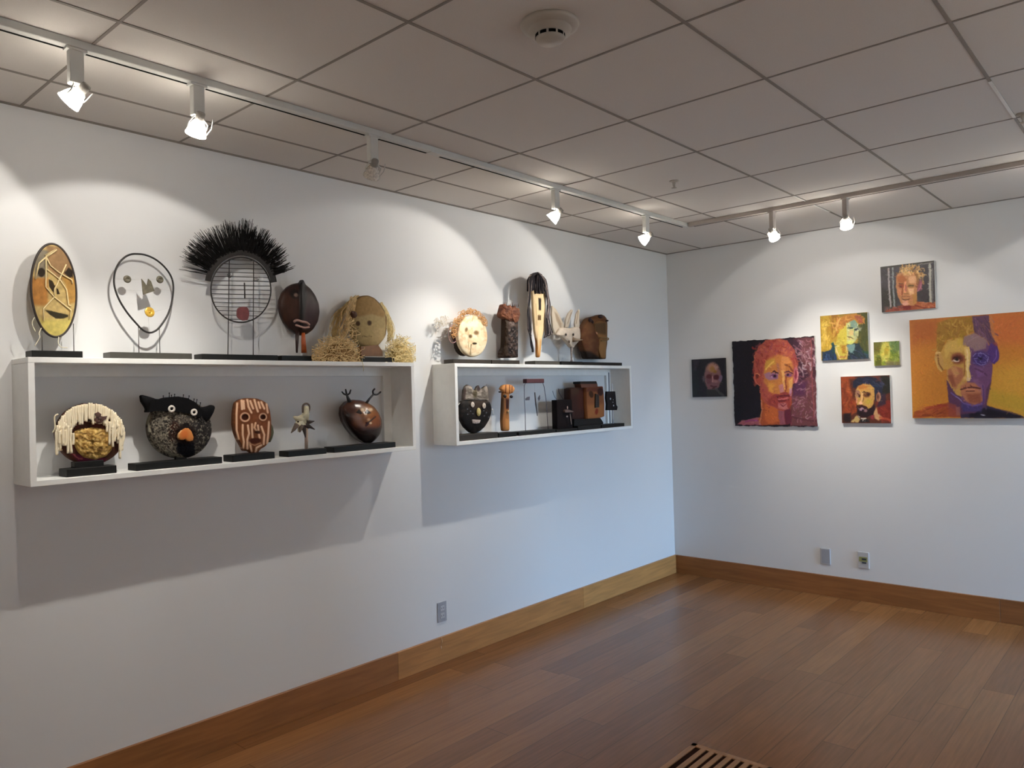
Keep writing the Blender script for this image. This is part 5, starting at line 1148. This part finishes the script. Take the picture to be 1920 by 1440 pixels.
    P.ell((198, 110, 120), 940, 620, 34, 110, 0, .15); P.stroke((240, 160, 160), 12, (960, 540), (965, 640), (930, 720)); P.ell((150, 50, 70), 935, 610, 14, 60, 0, .4)
painting('large portrait of a red-haired bearded man against a black and mauve ground', -0.588, -1.240, 1.250, 1.926, (1365, 620, 7.383), q2, (22, 14, 26), gain=.9, warp=11, ws=50, wavy=0.006, seed=4, bn=1300, bl=26, bw=9, jit=15)

# yellow and teal portrait
def q3(P):
    P.poly((184, 146, 44), (100, 150), (560, 150), (560, 900), (300, 1080), (120, 1080), soft=20); P.poly((150, 100, 20), (380, 200), (540, 200), (520, 700), (420, 780), (370, 600), soft=35)
    P.dabs([(226, 188, 84), (206, 166, 50), (170, 124, 30), (236, 196, 100)], (140, 250, 480, 1050), 60, 130, 40, 90, 50, .6, 3); P.poly((70, 72, 24), (1000, 160), (1320, 150), (1320, 1180), (1020, 1100), soft=18); P.dabs([(52, 56, 18), (96, 92, 34), (60, 70, 40)], (1060, 250, 1300, 1050), 30, 160, 40, 90, 30, .6, 4)
    P.poly((34, 54, 78), (150, 1110), (360, 1060), (420, 900), (480, 1100), (520, 1320), (150, 1340), soft=14); P.poly((22, 62, 70), (380, 900), (440, 880), (470, 1080), (400, 1180), soft=16); P.dabs([(70, 96, 140), (40, 60, 110), (24, 36, 56)], (180, 1110, 480, 1300), 24, 100, 26, 80, 60, .8, 5)
    P.poly((30, 46, 52), (780, 900), (1040, 900), (1180, 1100), (1320, 1200), (1320, 1300), (780, 1310), soft=14); P.poly((112, 142, 140), (740, 940), (960, 920), (940, 1060), (860, 1140), (780, 1080), soft=20); P.poly((36, 70, 44), (1100, 1080), (1310, 1100), (1310, 1190), (1180, 1160), soft=20); P.dabs([(60, 74, 112), (20, 24, 40), (24, 70, 80), (50, 60, 90)], (820, 1050, 1280, 1290), 30, 110, 26, 40, 60, .8, 6)
    P.poly((186, 122, 40), (470, 500), (530, 300), (700, 210), (900, 190), (1100, 200), (1200, 280), (1190, 430), (1000, 440), (800, 360), (740, 600), (600, 640), (500, 640), soft=14)
    P.dabs([(206, 150, 60), (160, 96, 30), (226, 170, 90), (180, 110, 50)], (480, 220, 900, 560), 50, 130, 34, 120, 90, .7, 7, curl=.8); P.poly((160, 84, 54), (940, 230), (1120, 230), (1160, 400), (1040, 400), soft=20); P.stroke((214, 164, 84), 44, (590, 300), (520, 420), (500, 580))
    P.poly((204, 184, 66), (570, 600), (760, 440), (780, 700), (760, 920), (640, 1000), (560, 940), (520, 760), soft=18); P.poly((198, 200, 130), (740, 420), (860, 350), (1010, 400), (1050, 560), (1040, 700), (960, 860), (860, 930), (760, 880), soft=14)
    P.poly((120, 148, 130), (820, 370), (930, 330), (1010, 400), (990, 520), (860, 520), soft=20); P.poly((168, 176, 160), (960, 480), (1120, 520), (1100, 600), (960, 600), soft=30, a=.7)
    P.stroke((54, 70, 60), 44, (790, 520), (880, 515)); P.stroke((50, 62, 60), 50, (950, 560), (1020, 545)); P.ell((226, 220, 160), 810, 580, 34, 16); P.poly((214, 186, 120), (800, 620), (900, 560), (940, 700), (840, 720), soft=14); P.stroke((96, 130, 110), 30, (940, 600), (950, 700), a=.7)
    P.stroke((120, 96, 50), 26, (780, 730), (860, 750), (925, 790)); P.stroke((222, 200, 120), 34, (780, 770), (860, 800)); P.ell((214, 216, 110), 840, 880, 90, 46, 0, .4); P.poly((170, 172, 130), (960, 640), (1040, 640), (1020, 780), (950, 860), soft=18, a=.8)
    P.poly((200, 178, 70), (520, 780), (640, 800), (740, 960), (780, 1140), (740, 1300), (580, 1300), (480, 1140), (460, 1000), soft=16); P.poly((168, 120, 34), (600, 960), (720, 940), (720, 1140), (640, 1160), soft=28); P.stroke((224, 200, 130), 34, (480, 980), (520, 1140), (600, 1280)); P.stroke((214, 180, 110), 30, (740, 960), (770, 1120), (740, 1280)); P.stroke((180, 110, 70), 50, (600, 1240), (700, 1250), a=.7)
painting('yellow and teal portrait of a long-haired figure, upper left of the tiny green one', -1.286, -1.617, 1.739, 2.070, (1530, 575, 13.09), q3, (150, 120, 40), res=.0025, gain=.95, warp=18, ws=90, seed=7, bn=420, bl=54, bw=20, jit=15)

# tiny green portrait
def q4(P):
    P.poly((92, 88, 28), (100, 180), (480, 180), (400, 700), (100, 700), soft=50); P.poly((96, 118, 66), (820, 180), (1330, 180), (1330, 700), (860, 640), soft=50); P.poly((112, 126, 40), (820, 640), (1330, 640), (1330, 1000), (830, 1020), soft=60)
    P.poly((82, 84, 20), (220, 860), (480, 860), (480, 1240), (220, 1240), soft=40); P.poly((182, 174, 78), (520, 260), (800, 260), (850, 400), (840, 900), (740, 1080), (520, 1060), (440, 760), (480, 400), soft=40); P.ell((170, 150, 48), 700, 560, 110, 120, 0, .5); P.ell((162, 140, 44), 680, 700, 80, 110, 0, .5); P.ell((196, 178, 78), 520, 740, 80, 90, 0, .5)
    P.stroke((120, 140, 70), 60, (880, 540), (1000, 500)); P.stroke((88, 110, 50), 60, (880, 600), (960, 640)); P.ell((146, 158, 74), 1110, 960, 90, 120, 0, .5); P.stroke((150, 160, 104), 70, (1240, 620), (1250, 800)); P.ell((186, 192, 90), 620, 1040, 80, 40, 0, .5); P.stroke((110, 110, 30), 40, (700, 940), (820, 950)); P.ell((124, 116, 30), 750, 410, 60, 30, 0, .5)
    P.poly((112, 104, 68), (760, 1060), (1330, 1060), (1330, 1240), (680, 1240), soft=50); P.ell((128, 146, 40), 580, 1140, 90, 60, 0, .5)
    P.dabs([(120, 130, 60), (150, 160, 84), (84, 96, 34)], (860, 220, 1300, 1050), 20, 160, 50, 60, 120, .45, 5)
painting('tiny green and yellow face painting, smallest of the group', -1.651, -1.818, 1.685, 1.852, (1632, 632, 23.2), q4, (136, 136, 56), res=.0025, gain=1.15, warp=24, ws=120, seed=9, bn=160, bl=90, bw=50, jit=12, dep=.018)

# dark-bearded portrait on rust
def q5(P):
    P.poly((150, 66, 32), (90, 140), (420, 140), (480, 1000), (300, 1120), (120, 1060), soft=24); P.dabs([(168, 78, 44), (128, 52, 20), (176, 92, 50), (110, 44, 24)], (120, 160, 420, 1040), 50, 160, 46, 90, 50, .6, 3); P.poly((70, 36, 26), (280, 200), (460, 200), (460, 760), (380, 680), soft=34, a=.8)
    P.poly((34, 32, 26), (1060, 130), (1330, 130), (1330, 520), (1100, 620), soft=24); P.poly((124, 40, 30), (960, 760), (1360, 720), (1360, 1260), (960, 1200), soft=24); P.dabs([(150, 60, 44), (104, 30, 26), (136, 50, 34)], (1000, 820, 1330, 1220), 24, 130, 40, 60, 60, .7, 4); P.poly((56, 36, 52), (1060, 560), (1180, 560), (1180, 820), (980, 900), soft=30)
    P.poly((30, 34, 54), (380, 260), (520, 170), (760, 150), (960, 180), (1080, 300), (1110, 520), (1080, 760), (920, 720), (900, 420), (760, 310), (560, 330), (460, 420), (380, 420), soft=18); P.dabs([(50, 56, 84), (24, 26, 40), (66, 62, 90), (30, 52, 74)], (420, 180, 1080, 400), 34, 120, 30, 30, 80, .7, 5)
    P.poly((198, 150, 78), (520, 380), (640, 330), (820, 340), (910, 440), (910, 700), (860, 860), (780, 960), (640, 900), (480, 840), (450, 600), (470, 440), soft=14)
    P.poly((188, 116, 54), (500, 390), (640, 350), (780, 380), (680, 440), (540, 460), soft=20); P.poly((150, 104, 96), (450, 460), (560, 500), (540, 660), (460, 640), soft=20, a=.8); P.stroke((206, 130, 60), 22, (580, 500), (680, 440), (780, 450), a=.8)
    P.ell((100, 56, 34), 730, 590, 90, 60, -10, .4); P.ell((44, 20, 18), 765, 590, 34, 24, 0, .3); P.stroke((70, 34, 22), 24, (660, 520), (740, 530), (810, 590)); P.ell((52, 26, 28), 545, 620, 22, 36, 0, .4); P.stroke((86, 50, 40), 22, (500, 560), (560, 600))
    P.stroke((226, 176, 120), 40, (615, 540), (605, 680), (570, 790)); P.ell((236, 180, 140), 575, 800, 52, 34, 0, .4); P.stroke((96, 60, 40), 20, (640, 660), (625, 760), a=.8); P.ell((186, 158, 60), 760, 760, 80, 60, 0, .5); P.ell((214, 140, 110), 470, 740, 24, 70, 0, .4)
    P.poly((36, 16, 24), (470, 900), (560, 860), (680, 860), (760, 930), (860, 900), (900, 800), (940, 960), (880, 1080), (700, 1150), (580, 1120), (500, 1040), soft=16); P.stroke((70, 26, 22), 40, (480, 880), (600, 850), (700, 900)); P.ell((176, 142, 156), 600, 950, 60, 44, 0, .4); P.ell((150, 112, 116), 690, 980, 40, 34, 0, .4); P.ell((44, 20, 34), 625, 985, 22, 30, 0, .5)
    P.ell((150, 100, 76), 1015, 650, 62, 120, 6, .15); P.ell((96, 56, 46), 1000, 640, 24, 60, 0, .4); P.stroke((190, 140, 110), 16, (1020, 550), (1065, 620), (1040, 740))
    P.poly((196, 150, 104), (880, 1060), (960, 900), (1000, 1060), (1120, 1160), (1000, 1220), (920, 1160), soft=16); P.stroke((180, 80, 50), 50, (1040, 1150), (1300, 1200), a=.8); P.poly((140, 50, 56), (800, 1100), (900, 1080), (900, 1200), (830, 1200), soft=20)
    P.poly((196, 164, 104), (320, 1260), (480, 1100), (560, 1180), (520, 1270), soft=12); P.stroke((206, 196, 180), 30, (520, 1110), (600, 1180), (690, 1180)); P.poly((34, 30, 34), (560, 1200), (780, 1190), (800, 1260), (540, 1270), soft=14); P.poly((40, 24, 26), (150, 1060), (330, 1040), (330, 1260), (150, 1260), soft=30)
painting('small portrait of a black-bearded man on a rust-red ground, below the yellow one', -1.419, -1.751, 1.279, 1.616, (1570, 695, 13.09), q5, (90, 44, 30), res=.0025, gain=1.0, warp=16, ws=90, seed=11, bn=420, bl=50, bw=18, jit=14)

# blond man behind bars
def q6(P):
    P.noise((78, 72, 78), 300, .55, .2, .7, 4); P.poly((52, 50, 40), (150, 800), (480, 800), (480, 1300), (180, 1300), soft=50, a=.7); P.poly((120, 96, 92), (200, 1200), (360, 1180), (360, 1320), (200, 1320), soft=30, a=.7)
    P.stroke((170, 160, 160), 42, (300, 280), (310, 700), (350, 1180)); P.stroke((140, 146, 144), 40, (400, 270), (410, 700), (440, 1180)); P.stroke((176, 172, 160), 60, (1270, 200), (1275, 700), (1290, 1080)); P.stroke((120, 118, 112), 36, (1330, 300), (1335, 1060), a=.7); P.stroke((150, 146, 138), 34, (1000, 190), (1330, 150), a=.7); P.stroke((60, 58, 50), 30, (150, 280), (640, 215), (1380, 120))
    P.poly((150, 70, 40), (220, 1290), (480, 1190), (640, 1140), (900, 1160), (960, 1060), (1120, 1100), (1440, 1110), (1450, 1250), (600, 1290), (240, 1340), soft=12); P.dabs([(196, 116, 72), (176, 96, 50), (206, 130, 96), (120, 44, 28)], (900, 1090, 1420, 1240), 40, 130, 26, 5, 30, .8, 5); P.dabs([(160, 90, 84), (120, 60, 56), (180, 100, 76)], (300, 1190, 620, 1300), 20, 90, 24, -10, 50, .8, 6); P.poly((116, 26, 22), (640, 1180), (840, 1130), (830, 1250), (660, 1260), soft=24)
    P.poly((196, 132, 84), (480, 480), (540, 400), (760, 360), (960, 400), (1000, 600), (960, 860), (960, 1060), (900, 1160), (700, 1170), (600, 1120), (520, 960), (480, 760), soft=12)
    P.dabs([(222, 180, 116), (196, 144, 80), (236, 196, 140), (150, 100, 48), (206, 160, 90)], (520, 190, 1120, 480), 130, 90, 26, 60, 160, .85, 7, inside=lambda x, y: ((x - 820) / 300) ** 2 + ((y - 390) / 210) ** 2 < 1 and (y < 400 or x > 940), curl=1.4); P.dabs([(222, 180, 116), (190, 140, 84)], (960, 380, 1120, 620), 30, 70, 24, 80, 100, .8, 8, curl=1)
    P.poly((176, 100, 50), (500, 500), (620, 440), (740, 560), (640, 640), (520, 620), soft=24); P.poly((226, 172, 126), (780, 480), (940, 460), (940, 640), (780, 640), soft=24); P.ell((150, 70, 36), 600, 700, 66, 50, 0, .4); P.ell((96, 36, 18), 600, 715, 44, 18, 0, .4); P.ell((166, 116, 60), 830, 700, 76, 44, 0, .4); P.stroke((84, 60, 26), 24, (770, 710), (830, 690), (880, 700)); P.stroke((110, 60, 30), 22, (540, 650), (640, 650))
    P.stroke((232, 158, 116), 46, (690, 620), (690, 760), (680, 860)); P.stroke((184, 96, 84), 24, (705, 680), (705, 820)); P.stroke((150, 66, 30), 28, (625, 700), (620, 900)); P.poly((236, 186, 136), (760, 760), (900, 760), (900, 900), (800, 920), soft=20); P.poly((214, 140, 100), (510, 780), (600, 800), (600, 900), (540, 900), soft=20)
    P.stroke((160, 96, 60), 20, (600, 960), (700, 940), (800, 960)); P.stroke((96, 50, 26), 20, (620, 1020), (700, 1030), (790, 1010)); P.stroke((222, 158, 130), 26, (640, 1060), (760, 1060)); P.ell((230, 166, 142), 700, 1120, 80, 44, 0, .4); P.stroke((160, 106, 56), 22, (660, 880), (760, 880), a=.8)
    P.poly((188, 130, 66), (860, 900), (960, 860), (960, 1120), (880, 1130), soft=20); P.ell((150, 84, 96), 1030, 690, 52, 140, 10, .2); P.stroke((196, 120, 140), 20, (1060, 640), (1050, 740), (980, 830)); P.stroke((120, 70, 30), 60, (960, 440), (1000, 600), (960, 720), a=.6)
    P.ell((56, 46, 52), 1120, 930, 70, 100, 0, .6, .6)
painting('portrait of a blond man between pale vertical bars, topmost painting', -1.714, -2.053, 2.059, 2.379, (1642, 480, 12.52), q6, (58, 52, 56), res=.0025, gain=1.05, warp=13, ws=60, seed=13, bn=500, bl=42, bw=15, jit=15)

# large orange portrait
def q7(P):
    P.C = np.array((190, 116, 50.)) + (P.Y[..., None] / 1400) * np.array((16, 20, -6.))
    P.poly((206, 150, 56), (980, 720), (1500, 700), (1500, 1400), (960, 1200), soft=120); P.poly((202, 112, 56), (1020, 100), (1500, 90), (1500, 480), (1060, 460), soft=90); P.poly((176, 96, 46), (100, 180), (440, 160), (420, 420), (110, 500), soft=90, a=.8); P.poly((186, 150, 50), (1020, 1000), (1500, 1100), (1500, 1300), (1040, 1180), soft=60, a=.8); P.poly((190, 120, 46), (180, 800), (520, 800), (520, 1100), (180, 1250), soft=90, a=.7)
    P.poly((156, 74, 34), (140, 1330), (150, 1270), (300, 1220), (440, 1180), (560, 1160), (720, 1220), (760, 1330), soft=8); P.dabs([(186, 104, 50), (120, 46, 26), (150, 40, 44), (176, 84, 50)], (180, 1200, 620, 1320), 40, 90, 16, -15, 40, .7, 3)
    P.poly((56, 46, 72), (640, 1100), (1010, 1190), (1130, 1230), (1300, 1270), (1430, 1320), (1440, 1340), (700, 1340), soft=6); P.poly((24, 20, 36), (800, 1260), (960, 1220), (1400, 1310), (1400, 1340), (800, 1340), soft=18); P.stroke((190, 120, 56), 8, (1010, 1195), (1160, 1240), (1400, 1310), a=.5)
    P.poly((92, 54, 84), (530, 900), (1060, 900), (1000, 1200), (860, 1280), (700, 1300), (560, 1200), soft=10); P.poly((150, 70, 60), (540, 1160), (640, 1180), (680, 1320), (560, 1320), soft=14, a=.8); P.poly((160, 100, 90), (640, 1200), (690, 1210), (690, 1310), (650, 1310), soft=8, a=.8); P.poly((70, 56, 110), (700, 1160), (960, 1180), (940, 1260), (720, 1270), soft=16)
    P.poly((200, 154, 76), (400, 580), (470, 560), (540, 420), (740, 380), (780, 500), (780, 900), (720, 1100), (640, 1060), (540, 900), (530, 760), (460, 780), (410, 700), soft=7)
    P.poly((112, 72, 112), (780, 480), (1000, 440), (1080, 560), (1070, 760), (1060, 900), (1000, 1000), (980, 1180), (820, 1200), (700, 1120), (780, 900), soft=7)
    # hair
    P.poly((160, 116, 44), (415, 560), (420, 300), (440, 220), (560, 170), (850, 140), (860, 320), (760, 360), (720, 420), (620, 390), (520, 430), (480, 540), (460, 580), soft=6); P.dabs([(196, 152, 70), (140, 92, 30), (176, 140, 44), (206, 166, 84), (150, 110, 30)], (420, 180, 860, 520), 120, 80, 16, 70, 120, .7, 4, inside=lambda x, y: y < 390 or x < 500, curl=1.2)
    P.poly((104, 70, 92), (830, 140), (1030, 130), (1060, 330), (1100, 440), (1060, 520), (1000, 420), (900, 360), (850, 320), soft=6); P.dabs([(140, 100, 120), (76, 46, 70), (120, 84, 84), (90, 60, 96)], (850, 150, 1060, 420), 60, 110, 14, 60, 50, .7, 5, inside=lambda x, y: y < 340 or x > 960); P.poly((206, 130, 70), (1030, 130), (1060, 130), (1100, 330), (1140, 470), (1110, 470), (1050, 330), soft=8, a=.7)
    P.poly((214, 172, 90), (500, 500), (590, 430), (700, 420), (740, 520), (700, 580), (580, 560), (520, 640), soft=16); P.poly((206, 168, 72), (640, 400), (720, 400), (740, 480), (660, 500), soft=16, a=.8); P.poly((150, 118, 118), (740, 380), (860, 340), (1000, 420), (990, 520), (860, 560), (800, 500), (720, 480), soft=14); P.stroke((166, 136, 140), 10, (790, 440), (860, 400), (900, 380), a=.7)
    P.ell((196, 150, 84), 445, 670, 48, 120, -10, .12); P.stroke((140, 90, 44), 16, (430, 600), (440, 700), (480, 770)); P.stroke((226, 190, 130), 12, (405, 578), (460, 572)); P.stroke((214, 170, 96), 10, (405, 640), (420, 740), (470, 790))
    P.poly((84, 52, 120), (1050, 460), (1120, 480), (1150, 560), (1140, 660), (1090, 710), (1040, 660), (1010, 560), soft=8); P.stroke((120, 90, 160), 10, (1120, 540), (1110, 620), (1080, 680)); P.ell((130, 60, 80), 1100, 470, 30, 20, 30, .5, .7)
    # eyes
    P.ell((140, 74, 50), 665, 640, 76, 66, 5, .35); P.ell((96, 40, 30), 660, 640, 58, 44, 5, .3); P.ell((224, 200, 186), 650, 665, 38, 18, 0, .3); P.ell((40, 20, 18), 655, 652, 20, 18, 0, .3); P.stroke((70, 26, 20), 12, (610, 640), (655, 625), (700, 640)); P.poly((150, 88, 60), (600, 590), (690, 580), (700, 600), (600, 620), soft=10, a=.8)
    P.ell((72, 50, 112), 930, 640, 100, 85, 0, .25); P.stroke((150, 140, 196), 9, (840, 610), (880, 580), (960, 580), (1015, 620), (1010, 680), a=.8); P.stroke((140, 130, 190), 8, (850, 640), (900, 630), (930, 680), (990, 690), a=.8); P.ell((34, 20, 60), 920, 640, 28, 22, 0, .4); P.stroke((130, 120, 180), 7, (880, 690), (940, 720), (1000, 700)); P.dabs([(120, 110, 176), (60, 40, 110), (150, 140, 200)], (840, 580, 1020, 710), 26, 40, 7, 0, 180, .7, 6, curl=1.5)
    P.poly((228, 190, 112), (735, 510), (800, 500), (812, 600), (800, 760), (820, 860), (800, 910), (770, 900), (760, 760), (745, 640), soft=6); P.stroke((240, 210, 150), 22, (770, 540), (778, 720), (785, 860)); P.ell((224, 176, 110), 745, 870, 22, 24, 0, .4); P.stroke((150, 84, 50), 14, (735, 620), (745, 760), (735, 850), a=.8); P.ell((234, 200, 150), 788, 890, 22, 20, 0, .4)
    P.poly((176, 108, 76), (540, 780), (620, 720), (720, 760), (730, 860), (660, 960), (640, 1000), (560, 920), soft=16); P.poly((206, 150, 96), (570, 740), (640, 730), (680, 820), (640, 860), (600, 800), soft=16, a=.9); P.poly((140, 78, 56), (540, 840), (600, 830), (640, 960), (600, 970), soft=14, a=.8); P.poly((124, 84, 132), (860, 740), (960, 760), (980, 840), (900, 860), soft=18); P.stroke((96, 56, 96), 22, (870, 760), (960, 800), (1000, 840)); P.poly((134, 92, 130), (820, 900), (900, 880), (980, 960), (960, 1060), (900, 980), soft=14, a=.8)
    P.poly((184, 116, 84), (700, 960), (760, 920), (860, 930), (940, 990), (950, 1140), (860, 1180), (770, 1150), (700, 1060), soft=14); P.stroke((96, 44, 40), 18, (705, 1000), (770, 985), (830, 975), (930, 990)); P.stroke((206, 138, 106), 14, (760, 1005), (860, 1003)); P.stroke((104, 50, 46), 12, (760, 1030), (860, 1022)); P.poly((150, 84, 60), (760, 1060), (940, 1050), (930, 1160), (800, 1160), soft=18); P.stroke((196, 140, 96), 14, (650, 1000), (690, 960), (730, 920), a=.8)
    P.stroke((110, 90, 150), 16, (580, 1040), (660, 1100), (740, 1170), (840, 1190), (950, 1170), a=.9); P.stroke((90, 60, 110), 14, (960, 960), (970, 1060), (960, 1180)); P.stroke((150, 140, 180), 8, (640, 1080), (710, 1140), a=.8); P.ell((190, 186, 200), 960, 1300, 26, 8, 10, .5, .8)
painting('largest painting, half ochre half violet face on an orange ground, at the right edge', -1.892, -2.560, 1.316, 1.988, (1690, 570, 6.26), q7, (190, 116, 50), res=.0028, gain=.95, warp=9, ws=70, seed=15, dep=.035, bn=900, bl=32, bw=10, jit=6)
